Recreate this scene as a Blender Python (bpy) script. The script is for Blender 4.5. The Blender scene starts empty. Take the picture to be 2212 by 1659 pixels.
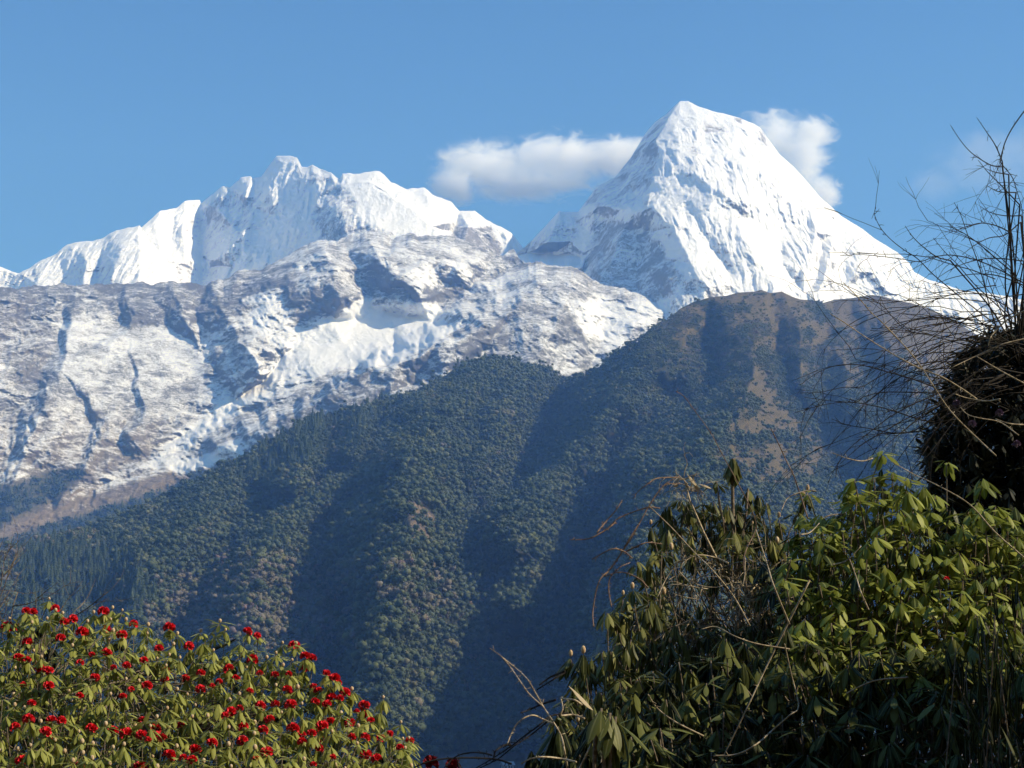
import bpy, math, random
import numpy as np
from mathutils import Vector, geometry

random.seed(7)
RNG = np.random.default_rng(7)
C = bpy.context.scene.collection
S = bpy.context.scene
R = math.radians

# ------------------------------------------------------------------ camera
W, H, F = 2212.0, 1659.0, 3456.0        # pixel frame used for tracing
PITCH = R(13.0)
CP, SP = math.cos(PITCH), math.sin(PITCH)
cam = bpy.data.cameras.new('camera')
cam.sensor_width = 36.0
cam.lens = 36.0 * F / W
cam.clip_start = 0.1
cam.clip_end = 60000.0
camo = bpy.data.objects.new('camera', cam)
camo.rotation_euler = (R(90) + PITCH, 0, 0)
C.objects.link(camo)
S.camera = camo

# ------------------------------------------------------------------ light and sky
SUN_AZ = R(103.0)      # clockwise from the viewing direction (+Y)
SUN_EL = R(35.5)
SDIR = Vector((math.cos(SUN_EL) * math.sin(SUN_AZ), math.cos(SUN_EL) * math.cos(SUN_AZ), math.sin(SUN_EL)))
sun = bpy.data.lights.new('sun', 'SUN')
sun.energy = 5.0
sun.angle = R(0.53)
sun.color = (1.0, 0.965, 0.91)
suno = bpy.data.objects.new('sun', sun)
suno.rotation_euler = (-SDIR).to_track_quat('-Z', 'Y').to_euler()
C.objects.link(suno)
world = bpy.data.worlds.new("World")
S.world = world
world.use_nodes = True
wn, wl = world.node_tree.nodes, world.node_tree.links
bg = wn['Background']
sky = wn.new('ShaderNodeTexSky')
sky.sky_type = 'NISHITA'
sky.sun_disc = False
sky.sun_elevation = SUN_EL
sky.sun_rotation = SUN_AZ
sky.altitude = 2600
sky.air_density = 1.0
sky.dust_density = 0.3
sky.ozone_density = 2.0
bg.inputs['Strength'].default_value = 0.15
hsv = wn.new('ShaderNodeHueSaturation')
hsv.inputs['Saturation'].default_value = 1.25
hsv.inputs['Value'].default_value = 0.96
wl.new(sky.outputs[0], hsv.inputs['Color'])
wl.new(hsv.outputs[0], bg.inputs['Color'])
S.view_settings.view_transform = 'Standard'
S.view_settings.look = 'None'
S.view_settings.exposure = 0.2
S.view_settings.gamma = 1.0
cy = S.cycles
cy.use_denoising = True
cy.max_bounces = 20
cy.diffuse_bounces = 3
cy.glossy_bounces = 2
cy.transmission_bounces = 3
cy.transparent_max_bounces = 8
cy.volume_bounces = 20
cy.volume_step_rate = 1.0
cy.sample_clamp_indirect = 6.0
cy.caustics_reflective = cy.caustics_refractive = False

# ------------------------------------------------------------------ helpers
def ray(x, y):
    xc = (np.asarray(x, float) - W / 2) / F
    yc = (H / 2 - np.asarray(y, float)) / F
    dy = CP - yc * SP
    return xc / dy, (SP + yc * CP) / dy           # X and Z per metre of depth

def P(x, y, D):
    a, b = ray(x, y)
    D = np.asarray(D, float)
    return np.stack(np.broadcast_arrays(a * D, D, b * D), -1)

def tag(o, label=None, cat=None, group=None, kind=None):
    if label: o['label'] = label
    if cat: o['category'] = cat
    if group: o['group'] = group
    if kind: o['kind'] = kind
    return o

def link(o, parent=None):
    C.objects.link(o)
    if parent is not None:
        o.parent = parent
    return o

def mesh_np(name, V, Q, mat=None, smooth=True, attrs=None):
    """V (n,3); Q a list of (m,k) index arrays of faces."""
    me = bpy.data.meshes.new(name)
    V = np.ascontiguousarray(V, np.float32)
    Q = [np.asarray(q, np.int32) for q in Q if len(q)]
    me.vertices.add(len(V)); me.vertices.foreach_set('co', V.ravel())
    loops = np.concatenate([q.ravel() for q in Q])
    tot = np.concatenate([np.full(len(q), q.shape[1], np.int32) for q in Q])
    start = np.concatenate([[0], np.cumsum(tot)[:-1]]).astype(np.int32)
    me.loops.add(len(loops)); me.loops.foreach_set('vertex_index', loops)
    me.polygons.add(len(tot)); me.polygons.foreach_set('loop_start', start)
    me.polygons.foreach_set('loop_total', tot)
    me.polygons.foreach_set('use_smooth', np.full(len(tot), smooth))
    me.update(calc_edges=True)
    for k, v in (attrs or {}).items():
        a = me.attributes.new(k, 'FLOAT', 'POINT')
        a.data.foreach_set('value', np.ascontiguousarray(v, np.float32).ravel())
    if mat is not None:
        me.materials.append(mat)
    return me

def obj(name, me, parent=None, loc=None):
    o = bpy.data.objects.new(name, me)
    if loc is not None: o.location = loc
    return link(o, parent)

def empty(name, loc=(0, 0, 0)):
    o = bpy.data.objects.new(name, None)
    o.location = loc
    o.empty_display_size = 0.3
    return link(o)

def local(V, root):
    return np.asarray(V) - np.array(root.location)

# --- noise
def _h(i, j, seed):
    with np.errstate(over='ignore'):
        n = (i.astype(np.uint32) * np.uint32(374761393) + j.astype(np.uint32) * np.uint32(668265263)
             + np.uint32((seed * 362437 + 77777) & 0xffffffff))
        n = (n ^ (n >> np.uint32(13))) * np.uint32(1274126177)
        n = (n ^ (n >> np.uint32(15))) * np.uint32(2246822519)
        return (n ^ (n >> np.uint32(16))).astype(np.float64) / 4294967296.0

def noise(u, v, seed=0):
    i, j = np.floor(u), np.floor(v)
    fu, fv = u - i, v - j
    i, j = i.astype(np.int64), j.astype(np.int64)
    su, sv = fu * fu * fu * (fu * (fu * 6 - 15) + 10), fv * fv * fv * (fv * (fv * 6 - 15) + 10)
    def g(di, dj):
        a = _h(i + di, j + dj, seed) * 2 * np.pi
        return np.cos(a) * (fu - di) + np.sin(a) * (fv - dj)
    n0 = g(0, 0) * (1 - su) + g(1, 0) * su
    n1 = g(0, 1) * (1 - su) + g(1, 1) * su
    return (n0 * (1 - sv) + n1 * sv) * 1.5

def fbm(u, v, octv=5, seed=0, gain=0.5, ridged=False):
    s, a, t = 0, 1.0, 0
    for k in range(octv):
        n = noise(u * 2.03 ** k + 17.3 * k, v * 2.03 ** k - 9.1 * k, seed + k)
        if ridged: n = 1 - 2 * np.abs(n)
        s = s + a * n; t += a; a *= gain
    return s / t

def sstep(a, b, x):
    t = np.clip((x - a) / (b - a), 0, 1)
    return t * t * (3 - 2 * t)

def seg_dist(x, y, pts):
    d = np.full(np.shape(x), 1e9)
    for (ax, ay), (bx, by) in zip(pts[:-1], pts[1:]):
        vx, vy = bx - ax, by - ay
        t = np.clip(((x - ax) * vx + (y - ay) * vy) / max(vx * vx + vy * vy, 1e-9), 0, 1)
        d = np.minimum(d, np.hypot(x - ax - t * vx, y - ay - t * vy))
    return d

def inpoly(x, y, pts):
    c = np.zeros(np.shape(x), bool)
    n = len(pts)
    for i in range(n):
        (ax, ay), (bx, by) = pts[i], pts[(i + 1) % n]
        if ay == by: continue
        c ^= ((ay > y) != (by > y)) & (x < (bx - ax) * (y - ay) / (by - ay) + ax)
    return c

def soft(x, y, pts, feather):
    """1 inside the polygon, falling to 0 over feather pixels either side."""
    d = seg_dist(x, y, list(pts) + [pts[0]])
    return sstep(-feather, feather, np.where(inpoly(x, y, pts), d, -d))

def blur(A, n):
    for _ in range(n):
        for ax in (0, 1):
            B = np.concatenate([np.take(A, [0], ax), A, np.take(A, [-1], ax)], ax)
            m = A.shape[ax]
            s = [slice(None)] * 2
            def sl(a):
                t = list(s); t[ax] = slice(a, a + m); return tuple(t)
            A = 0.25 * B[sl(0)] + 0.5 * B[sl(1)] + 0.25 * B[sl(2)]
    return A

def tin(GX, GY, feats, sky_pts, bottom):
    """piecewise linear offsets through traced break lines (constrained triangulation)."""
    verts, off, edges = [], [], []
    def add(x, y, o):
        for k, v in enumerate(verts):
            if abs(v[0] - x) < 0.6 and abs(v[1] - y) < 0.6: return k
        verts.append((x, y)); off.append(o); return len(verts) - 1
    def line(pts):
        ids = [add(*p) for p in pts]
        edges.extend((a, b) for a, b in zip(ids[:-1], ids[1:]) if a != b)
    line([(x, y, 0) for x, y in sky_pts])
    x0, x1 = sky_pts[0][0], sky_pts[-1][0]
    n = 8
    bt = [(x0 + (x1 - x0) * k / n, bottom, 0) for k in range(n + 1)]
    for f in feats: line(f)
    for p in bt:
        near = min(range(len(verts)), key=lambda k: (verts[k][0] - p[0]) ** 2 * 4 + (verts[k][1] - p[1]) ** 2)
        add(p[0], p[1], off[near] * 0.8)
    add(x0, bottom, 0); add(x1, bottom, 0)
    vo, _, fo, ov, _, _ = geometry.delaunay_2d_cdt([Vector(v) for v in verts], edges, [], 0, 1e-4)
    oo = []
    for k, v in enumerate(vo):
        if ov[k]: oo.append(off[ov[k][0]])
        else:
            d = sorted(((v.x - a) ** 2 + (v.y - b) ** 2, o) for (a, b), o in zip(verts, off))[:3]
            w = [1 / (q[0] + 1) for q in d]
            oo.append(sum(a * q[1] for a, q in zip(w, d)) / sum(w))
    out = np.zeros(GX.shape)
    cx = GX[0]
    for f in fo:
        (ax, ay), (bx, by), (qx, qy) = [(vo[k].x, vo[k].y) for k in f]
        den = (by - qy) * (ax - qx) + (qx - bx) * (ay - qy)
        if abs(den) < 1e-9: continue
        c0 = np.searchsorted(cx, min(ax, bx, qx) - 0.1); c1 = np.searchsorted(cx, max(ax, bx, qx) + 0.1)
        if c1 <= c0: continue
        X, Y = GX[:, c0:c1], GY[:, c0:c1]
        l0 = ((by - qy) * (X - qx) + (qx - bx) * (Y - qy)) / den
        l1 = ((qy - ay) * (X - qx) + (ax - qx) * (Y - qy)) / den
        l2 = 1 - l0 - l1
        m = (l0 >= -1e-4) & (l1 >= -1e-4) & (l2 >= -1e-4)
        val = l0 * oo[f[0]] + l1 * oo[f[1]] + l2 * oo[f[2]]
        out[:, c0:c1] = np.where(m, val, out[:, c0:c1])
    return out

def resample(A, x, ys, bottom, power, X, Y):
    """bilinear look-up of a (row, column) grid at other traced positions"""
    nr, nc = A.shape
    c = np.clip((X - x[0]) / (x[1] - x[0]), 0, nc - 1.001)
    y0 = np.interp(X, x, ys)
    r = np.clip(((Y - y0) / (bottom - y0)), 0, 1) ** (1 / power) * (nr - 1)
    r = np.clip(r, 0, nr - 1.001)
    i, j = r.astype(int), c.astype(int); fi, fj = r - i, c - j
    return (A[i, j] * (1 - fi) * (1 - fj) + A[i + 1, j] * fi * (1 - fj) + A[i, j + 1] * (1 - fi) * fj + A[i + 1, j + 1] * fi * fj)

class Layer:
    """a mountain: crest line with its own distances, mean slope, break lines and roughness."""
    def __init__(s, sky, depth, slope, bottom, feats, cols, rows, blurn, rough, power=1.0, sm=90.0, warp=14.0, jag=0.0):
        s.sm = sm
        s.sx = np.array([p[0] for p in sky], float); s.sy = np.array([p[1] for p in sky], float)
        s.dx, s.dd = np.array(depth, float).T
        s.ax, s.aa = np.array(slope, float).T
        x = np.linspace(s.sx[0], s.sx[-1], cols)
        ys = np.interp(x, s.sx, s.sy)
        jg = jag * (fbm(x / 24, x * 0 + 0.7, 5, 305, 0.5) + 0.6 * np.minimum(0, fbm(x / 40, x * 0 + 3.7, 3, 306)))
        t = np.linspace(0, 1, rows) ** power
        s.X = np.repeat(x[None], rows, 0)
        s.Y = ys[None] + t[:, None] * (bottom - ys)[None]
        f_ = sstep(0, 0.12, t)[:, None]
        wx = fbm(s.X / 46, s.Y / 46, 4, 301) * warp * f_; wy = fbm(s.X / 46, s.Y / 46, 4, 302) * warp * f_
        s.off = tin(s.X, s.Y, feats, sky, bottom)
        s.off = blur(resample(s.off, x, ys, bottom, power, s.X + wx, s.Y + wy), blurn)
        s.Y = s.Y + jg[None] * (1 - sstep(0.0, 0.07, t))[:, None]                     # crags along the crest only
        D0 = s.base(s.X, s.Y)
        V = P(s.X, s.Y, D0 + s.off)
        fade = sstep(0, 0.05, t)[:, None] * 0.85 + 0.15
        s.D = D0 + s.off + rough(s.X, s.Y, V) * fade
        s.V = P(s.X, s.Y, s.D)
    def base(s, X, Y):
        g = np.linspace(s.sx[0], s.sx[-1], 400); yy = np.interp(g, s.sx, s.sy)
        k = np.exp(-0.5 * (np.arange(-60, 61) * (g[1] - g[0]) / s.sm) ** 2); k /= k.sum()
        ys = np.interp(X, g, np.convolve(np.pad(yy, 60, 'edge'), k, 'valid'))     # the mean slope follows the broad shape of the crest
        ta = np.tan(np.radians(np.interp(X, s.ax, s.aa)))
        te, tes = ray(0, Y)[1], ray(0, ys)[1]
        return np.interp(X, s.dx, s.dd) * (ta - tes) / (ta - te)
    def at(s, x, y):
        """world point of the surface behind traced pixel (x, y)"""
        cx = s.X[0]; k = int(np.clip(np.searchsorted(cx, x), 1, len(cx) - 1))
        j = int(np.clip(np.searchsorted(s.Y[:, k], y), 0, s.Y.shape[0] - 1))
        return s.V[j, k]
    def mesh(s, name, mat, attrs, back=14, bstep=40.0):
        # the far side: the crest falls away behind
        crest = s.V[0]
        k = np.arange(back, 0, -1)[:, None]
        j = fbm(crest[None, :, 0] / 90.0 + 0 * k, k * 0.7 + 0 * crest[None, :, 0], 4, 91) * bstep * 0.7
        B = np.stack([crest[None, :, 0] * (1 + 0 * k), crest[None, :, 1] + k * bstep * 0.8 + j * 0.3,
                      crest[None, :, 2] - k * bstep * 0.75 + np.minimum(j, 0) * 0.5], -1)
        K = s.V[-1:].copy(); K[..., 1] -= (K[..., 2] + 260) * 0.5; K[..., 2] = -260      # the foot runs on down to the valley floor
        V = np.concatenate([B, s.V, K], 0)
        nr, nc = V.shape[:2]
        i = np.arange(nr * nc).reshape(nr, nc)
        q = np.stack([i[:-1, :-1], i[1:, :-1], i[1:, 1:], i[:-1, 1:]], -1).reshape(-1, 4)
        at = {a: np.concatenate([np.repeat(v[:1], back, 0), v, v[-1:]], 0) for a, v in attrs.items()}
        return mesh_np(name, V.reshape(-1, 3), [q], mat, True, at)

# --- node material helper
class NM:
    def __init__(s, name):
        s.m = bpy.data.materials.new(name); s.m.use_nodes = True
        s.t = s.m.node_tree; s.n = s.t.nodes; s.l = s.t.links
        s.b = s.n['Principled BSDF']
        s.b.inputs['Specular IOR Level'].default_value = 0.25
        s.b.inputs['Roughness'].default_value = 0.8
    def set(s, k, v):
        if isinstance(v, bpy.types.NodeSocket): s.l.new(v, s.b.inputs[k])
        else: s.b.inputs[k].default_value = v
        return s
    def _in(s, sock, v):
        if isinstance(v, bpy.types.NodeSocket): s.l.new(v, sock)
        else: sock.default_value = v
    def coord(s):
        return s.n.new('ShaderNodeTexCoord').outputs['Object']
    def scale(s, vec, sc):
        m = s.n.new('ShaderNodeMapping'); s.l.new(vec, m.inputs['Vector']); m.inputs['Scale'].default_value = sc
        return m.outputs[0]
    def noise(s, vec, scale, detail=6, rough=0.6, kind='FBM', dist=0.0):
        n = s.n.new('ShaderNodeTexNoise'); n.noise_type = kind
        s.l.new(vec, n.inputs['Vector']); n.inputs['Scale'].default_value = scale
        n.inputs['Detail'].default_value = detail; n.inputs['Roughness'].default_value = rough
        n.inputs['Distortion'].default_value = dist
        return n.outputs[0]
    def attr(s, name, kind='GEOMETRY'):
        a = s.n.new('ShaderNodeAttribute'); a.attribute_name = name; a.attribute_type = kind
        return a.outputs['Fac']
    def math(s, op, a, b=0.0, c=0.0):
        m = s.n.new('ShaderNodeMath'); m.operation = op
        for k, v in enumerate((a, b, c)): s._in(m.inputs[k], v)
        return m.outputs[0]
    def ramp(s, v, a, b):
        m = s.n.new('ShaderNodeMapRange'); m.interpolation_type = 'SMOOTHSTEP'
        s._in(m.inputs[0], v); m.inputs[1].default_value = a; m.inputs[2].default_value = b
        return m.outputs[0]
    def mix(s, f, a, b):
        m = s.n.new('ShaderNodeMix'); m.data_type = 'RGBA'
        s._in(m.inputs[0], f)
        for k, v in ((6, a), (7, b)):
            s._in(m.inputs[k], v if isinstance(v, bpy.types.NodeSocket) else (*v, 1.0))
        return m.outputs[2]
    def nz(s):
        g = s.n.new('ShaderNodeNewGeometry'); x = s.n.new('ShaderNodeSeparateXYZ')
        s.l.new(g.outputs['Normal'], x.inputs[0]); return x.outputs[2]
    def bump(s, h, dist, strength=1.0):
        b = s.n.new('ShaderNodeBump'); s.l.new(h, b.inputs['Height'])
        b.inputs['Distance'].default_value = dist; b.inputs['Strength'].default_value = strength
        s.l.new(b.outputs[0], s.b.inputs['Normal']); return s
# ------------------------------------------------------------------ mountain materials
def snow_rock(name, rock_a, rock_b, edge, bumpd, zs=1.5, snowcol=(0.88, 0.89, 0.91)):
    n = NM(name); co = n.coord()
    big = n.noise(co, 0.009, 8, 0.66, dist=0.8); mid = n.noise(n.scale(co, (1, 1, zs)), 0.035, 9, 0.72, dist=1.2); fine = n.noise(n.scale(co, (1, 1, zs * 1.4)), 0.22, 4, 0.75)
    cover = n.attr('snow')
    # steeper ground sheds its snow
    slope = n.math('MULTIPLY_ADD', n.nz(), 1.1, -0.55)
    k = n.math('ADD', cover, n.math('MULTIPLY', slope, 0.45))
    k = n.math('ADD', k, n.math('MULTIPLY_ADD', big, 1.5, -0.75))
    k = n.math('ADD', k, n.math('MULTIPLY_ADD', mid, 1.3, -0.65))
    k = n.math('ADD', k, n.math('MULTIPLY_ADD', fine, 1.0, -0.5))
    k = n.ramp(k, 0.5 - edge, 0.5 + edge)
    rock = n.mix(n.ramp(big, 0.35, 0.65), rock_a, rock_b)
    rock = n.mix(n.ramp(fine, 0.3, 0.7), n.mix(0.5, rock, (0.05, 0.05, 0.055)), rock)
    soil = n.mix(n.ramp(mid, 0.35, 0.65), (0.15, 0.118, 0.085), (0.26, 0.21, 0.155))
    rock = n.mix(n.attr('soil'), rock, soil)
    veg = n.mix(n.ramp(mid, 0.4, 0.6), (0.035, 0.05, 0.03), (0.07, 0.075, 0.045))
    rock = n.mix(n.attr('veg'), rock, veg)
    n.set('Base Color', n.mix(k, rock, snowcol)).set('Roughness', 0.75).set('Specular IOR Level', 0.15)
    n.bump(n.math('ADD', mid, n.math('MULTIPLY', fine, 0.5)), bumpd)
    return n.m

M_peak = snow_rock('snow_on_rock', (0.30, 0.28, 0.27), (0.20, 0.19, 0.19), 0.24, 7.0, 0.35)
M_rock = snow_rock('rock_with_snow_dusting', (0.190, 0.182, 0.175), (0.100, 0.100, 0.104), 0.28, 6.0)

# ------------------------------------------------------------------ right peak
sky_peak = [(1010, 640), (1060, 600), (1100, 560), (1134, 533), (1149, 520), (1174, 493), (1209, 455), (1216, 458), (1249, 458), (1264, 438),
    (1289, 403), (1314, 390), (1329, 383), (1364, 338), (1394, 288), (1414, 265), (1439, 248), (1456, 230), (1469, 219),
    (1486, 218), (1509, 230), (1539, 240), (1569, 247), (1599, 255), (1629, 268), (1644, 278), (1659, 300), (1684, 333),
    (1714, 360), (1744, 393), (1769, 423), (1794, 445), (1819, 468), (1844, 483), (1864, 495), (1889, 515), (1919, 533),
    (1939, 545), (1964, 568), (1975, 588), (2006, 604), (2048, 617), (2079, 627), (2110, 630), (2162, 638), (2212, 648), (2300, 665)]
f_peak = [
    [(1469, 219, 0), (1440, 262, -90), (1419, 303, -140), (1426, 343, -165), (1419, 373, -185), (1411, 408, -215),
     (1401, 448, -240), (1379, 458, -230), (1349, 455, -200), (1304, 447, -150), (1275, 455, -80), (1249, 458, 0)],
    [(1455, 300, -150), (1462, 340, -175), (1469, 373, -200)],
    [(1395, 470, -190), (1349, 490, -170), (1335, 530, -200), (1315, 575, -230), (1295, 610, -260)],
    [(1310, 470, -50), (1290, 510, -20), (1270, 550, -20), (1255, 600, -40)],
    [(1400, 500, -120), (1385, 550, -120), (1370, 600, -150), (1390, 650, -190)],
    [(1209, 455, 0), (1200, 490, -60), (1180, 525, -90)],
    [(1240, 480, -10), (1235, 520, -20), (1230, 545, 20)],
    [(1135, 547, 60), (1190, 549, 60), (1250, 554, 60)], [(1135, 566, -90), (1190, 572, -100), (1255, 577, -90)],
    [(1414, 455, -240), (1454, 493, -250), (1494, 573, -260), (1529, 623, -270)],
    [(1489, 455, -190), (1529, 523, -170), (1564, 573, -160), (1589, 613, -170)],
    [(1469, 373, -200), (1504, 378, -215), (1539, 403, -225), (1564, 413, -225), (1584, 438, -215), (1614, 443, -200)],
    [(1466, 384, -190), (1502, 391, -200), (1536, 417, -208), (1562, 428, -208), (1582, 453, -198), (1612, 458, -183)],
    [(1584, 353, -150), (1614, 358, -160), (1644, 378, -165), (1664, 408, -150)],
    [(1582, 365, -140), (1612, 372, -146), (1640, 393, -150), (1660, 423, -136)],
    [(1590, 470, -190), (1604, 518, -210), (1634, 563, -225), (1674, 613, -235)],
    [(1625, 470, -140), (1650, 510, -125), (1684, 563, -120), (1724, 613, -130)],
    [(1654, 425, -130), (1700, 432, -120), (1749, 453, -110)], [(1652, 465, -100), (1700, 478, -85), (1745, 490, -95)],
    [(1749, 453, -110), (1764, 500, -150), (1755, 540, -170), (1740, 590, -180), (1735, 640, -180)],
    [(1780, 520, -105), (1768, 560, -120), (1755, 620, -130)],
    [(1799, 510, -130), (1792, 550, -165), (1779, 590, -185), (1769, 630, -195)],
    [(1818, 520, -60), (1824, 573, -70), (1829, 623, -80)],
    [(1850, 520, -50), (1854, 553, -90), (1850, 585, -130), (1890, 590, -110), (1905, 620, -110)],
    [(1862, 600, -70), (1890, 625, -70)],
    [(1940, 570, -25), (1930, 600, -60), (1940, 640, -80)], [(2000, 615, -10), (1990, 650, -40)],
    [(1510, 260, -60), (1540, 300, -85), (1560, 330, -110)], [(1600, 280, -50), (1610, 320, -85)],
]
def rough_snow(X, Y, V):
    u, v = V[..., 0], V[..., 2] * 1.0
    wx = fbm(u / 140, v / 140, 3, 5) * 45
    r = fbm((u + wx) / 150, (v + 0.4 * wx) / 260, 5, 11, 0.5, True) * -32
    k = sstep(-0.25, 0.3, fbm(u / 200, v / 160, 2, 33))
    fl = fbm((u + wx * 0.5) / 34, v / 240, 3, 21, 0.55, True) * -14 + fbm((u + wx * 0.25) / 11, v / 130, 2, 25, 0.5, True) * -5
    led = np.floor(4 * fbm((v + wx * 0.7) / 120, u / 190, 3, 37)) * 5                 # seracs: broken steps across the face
    return r + fl * (0.35 + 0.9 * k) + blur(led, 1) * (1 - k) + fbm(u / 24, v / 18, 5, 44, 0.6) * 7
f_peak = [[(x, y, o * 1.3) for x, y, o in f] for f in f_peak]
Lp = Layer(sky_peak, [(1010, 5450), (1480, 5400), (1900, 5250), (2300, 5150)], [(1010, 47), (2300, 47)], 740, f_peak, 680, 320, 0, rough_snow, 1.0, 90.0, 9.0, 1.5)
sn = 0.86 + 0 * Lp.X
for pts, val, fe in (
        ([(1510, 255), (1545, 262), (1580, 285), (1560, 296), (1520, 285)], 0.42, 10), ([(1478, 315), (1500, 312), (1518, 350), (1495, 352)], 0.5, 10),
        ([(1584, 251), (1604, 256), (1604, 270), (1590, 265)], 0.25, 6), ([(1634, 278), (1650, 285), (1664, 328), (1640, 312)], 0.4, 8),
        ([(1300, 385), (1365, 330), (1440, 235), (1468, 222), (1440, 262), (1420, 303), (1426, 343), (1408, 410), (1400, 446), (1290, 450), (1262, 440)], 0.5, 9),
        ([(1280, 475), (1345, 480), (1400, 500), (1450, 560), (1520, 650), (1280, 650), (1262, 560)], 0.42, 14),
        ([(1130, 580), (1270, 580), (1300, 700), (1130, 700)], 0.55, 14), ([(1160, 500), (1215, 465), (1260, 470), (1240, 540), (1150, 540)], 0.6, 12),
        ([(1440, 610), (1560, 640), (1560, 720), (1440, 720)], 0.55, 25)):
    w = soft(Lp.X, Lp.Y, pts, fe); sn = sn * (1 - w) + val * w
w = soft(Lp.X, Lp.Y, [(1132, 543), (1256, 550), (1250, 578), (1200, 580), (1132, 568)], 5); sn = sn * (1 - w) + 1.5 * w
obj('snow_mountain', Lp.mesh('snow_peak', M_peak, {'snow': sn, 'soil': sn * 0, 'veg': sn * 0}))['kind'] = 'structure'

# ------------------------------------------------------------------ left snow massif
sky_mas = [(-80, 560), (0, 576), (25, 586), (42, 589), (65, 579), (90, 561), (120, 549), (145, 529), (165, 524), (200, 521), (220, 516), (237, 504),
    (280, 491), (302, 487), (305, 494), (325, 474), (345, 456), (380, 449), (400, 434), (432, 432), (434, 439), (450, 426), (472, 409), (482, 401),
    (497, 404), (515, 391), (520, 384), (542, 381), (545, 386), (565, 381), (580, 361), (597, 338), (625, 336), (642, 341), (652, 361), (662, 361),
    (675, 356), (690, 366), (715, 373), (734, 388), (740, 376), (780, 374), (810, 369), (820, 371), (845, 394), (880, 409), (915, 405), (935, 421),
    (975, 436), (992, 456), (1025, 455), (1050, 474), (1080, 489), (1102, 500), (1129, 533), (1180, 575), (1260, 620)]
f_mas = [
    [(302, 487, 0), (285, 512, -50), (262, 540, -90), (245, 580, -120), (240, 620, -140)],
    [(200, 521, 0), (190, 560, -60), (180, 610, -90)], [(222, 535, -20), (215, 570, -30), (212, 620, -60)],
    [(90, 561, 0), (85, 590, -40), (80, 615, -60)], [(130, 560, -10), (140, 600, -20)],
    [(434, 439, 0), (446, 470, 30), (440, 520, 40), (430, 550, 30), (455, 575, 10), (400, 618, -10)],
    [(345, 456, 0), (340, 500, -40), (345, 550, -75), (330, 600, -110)], [(375, 470, 0), (372, 530, -10), (365, 590, -50)],
    [(400, 445, -15), (395, 500, -40), (400, 560, -50)], [(420, 450, 0), (418, 500, 10)],
    [(597, 338, 0), (612, 362, -22), (625, 390, -30), (640, 430, -8)],
    [(580, 361, 0), (588, 385, -30), (582, 415, -45), (588, 445, -40)],
    [(562, 395, 8), (556, 430, 0)],
    [(542, 381, 0), (535, 405, -32), (528, 426, -36)], [(550, 390, 5), (548, 425, 8)],
    [(482, 401, 0), (477, 425, -28), (470, 450, -30)], [(498, 408, 4), (492, 445, 6)],
    [(550, 449, -15), (540, 480, -40), (525, 505, -50), (490, 545, -50), (465, 562, -40)], [(590, 470, -5), (580, 500, 10), (545, 525, 5), (500, 575, 0)],
    [(520, 430, 0), (500, 490, -20), (470, 540, -25)], [(530, 450, 10), (512, 490, 10)],
    [(675, 356, 0), (682, 385, -20), (695, 420, -22)], [(690, 366, 0), (708, 395, 8)], [(715, 373, 0), (722, 400, -18), (730, 420, -20)],
    [(740, 376, 0), (752, 400, -30), (765, 429, -62), (772, 469, -92), (795, 480, -98), (820, 489, -105), (850, 505, -110), (862, 515, -115)],
    [(800, 395, -40), (850, 430, -75), (900, 460, -95), (930, 490, -100)], [(880, 409, 0), (930, 445, -45), (970, 480, -60)],
    [(992, 456, 0), (985, 480, 0), (975, 500, -10)], [(1025, 455, 0), (1012, 490, -60), (1000, 530, -90)], [(1060, 490, 0), (1075, 530, -20)],
    [(845, 394, 0), (860, 415, -20)], [(770, 385, -12), (800, 392, -20), (840, 405, -20)], [(775, 394, -30), (800, 402, -42), (835, 415, -50)],
]
def rough_mas(X, Y, V):
    dome = soft(X, Y, [(742, 374), (830, 365), (1000, 450), (990, 520), (860, 510), (775, 470)], 18)
    return rough_snow(X + 400, Y, V + np.array([900.0, 0, 333.0])) * (1 - 0.55 * dome)
f_mas = [[(x, y, o * 1.6) for x, y, o in f] for f in f_mas]
Lm = Layer(sky_mas, [(-80, 5750), (180, 5780), (300, 5800), (434, 6240), (600, 5970), (740, 5640), (800, 5600), (1260, 5500)], [(-80, 50), (1260, 48)], 690, f_mas, 640, 240, 0, rough_mas, 1.0, 90.0, 4.0, 3.5)
sn = 0.84 + 0 * Lm.X
for pts, val, fe in (
        ([(700, 400), (745, 405), (765, 440), (770, 475), (850, 500), (850, 530), (700, 520), (660, 460)], 0.5, 16),
        ([(985, 485), (1010, 490), (1060, 490), (1090, 540), (1080, 560), (1000, 545), (970, 515)], 0.22, 8),
        ([(450, 430), (520, 400), (560, 440), (540, 500), (470, 530), (440, 480)], 0.66, 20),
        ([(660, 365), (730, 390), (720, 415), (670, 400)], 0.6, 10), ([(180, 570), (240, 560), (240, 620), (190, 620)], 0.72, 12)):
    w = soft(Lm.X, Lm.Y, pts, fe); sn = sn * (1 - w) + val * w
obj('snow_mountain', Lm.mesh('snow_massif', M_peak, {'snow': sn, 'soil': sn * 0, 'veg': sn * 0}))['kind'] = 'structure'

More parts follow.
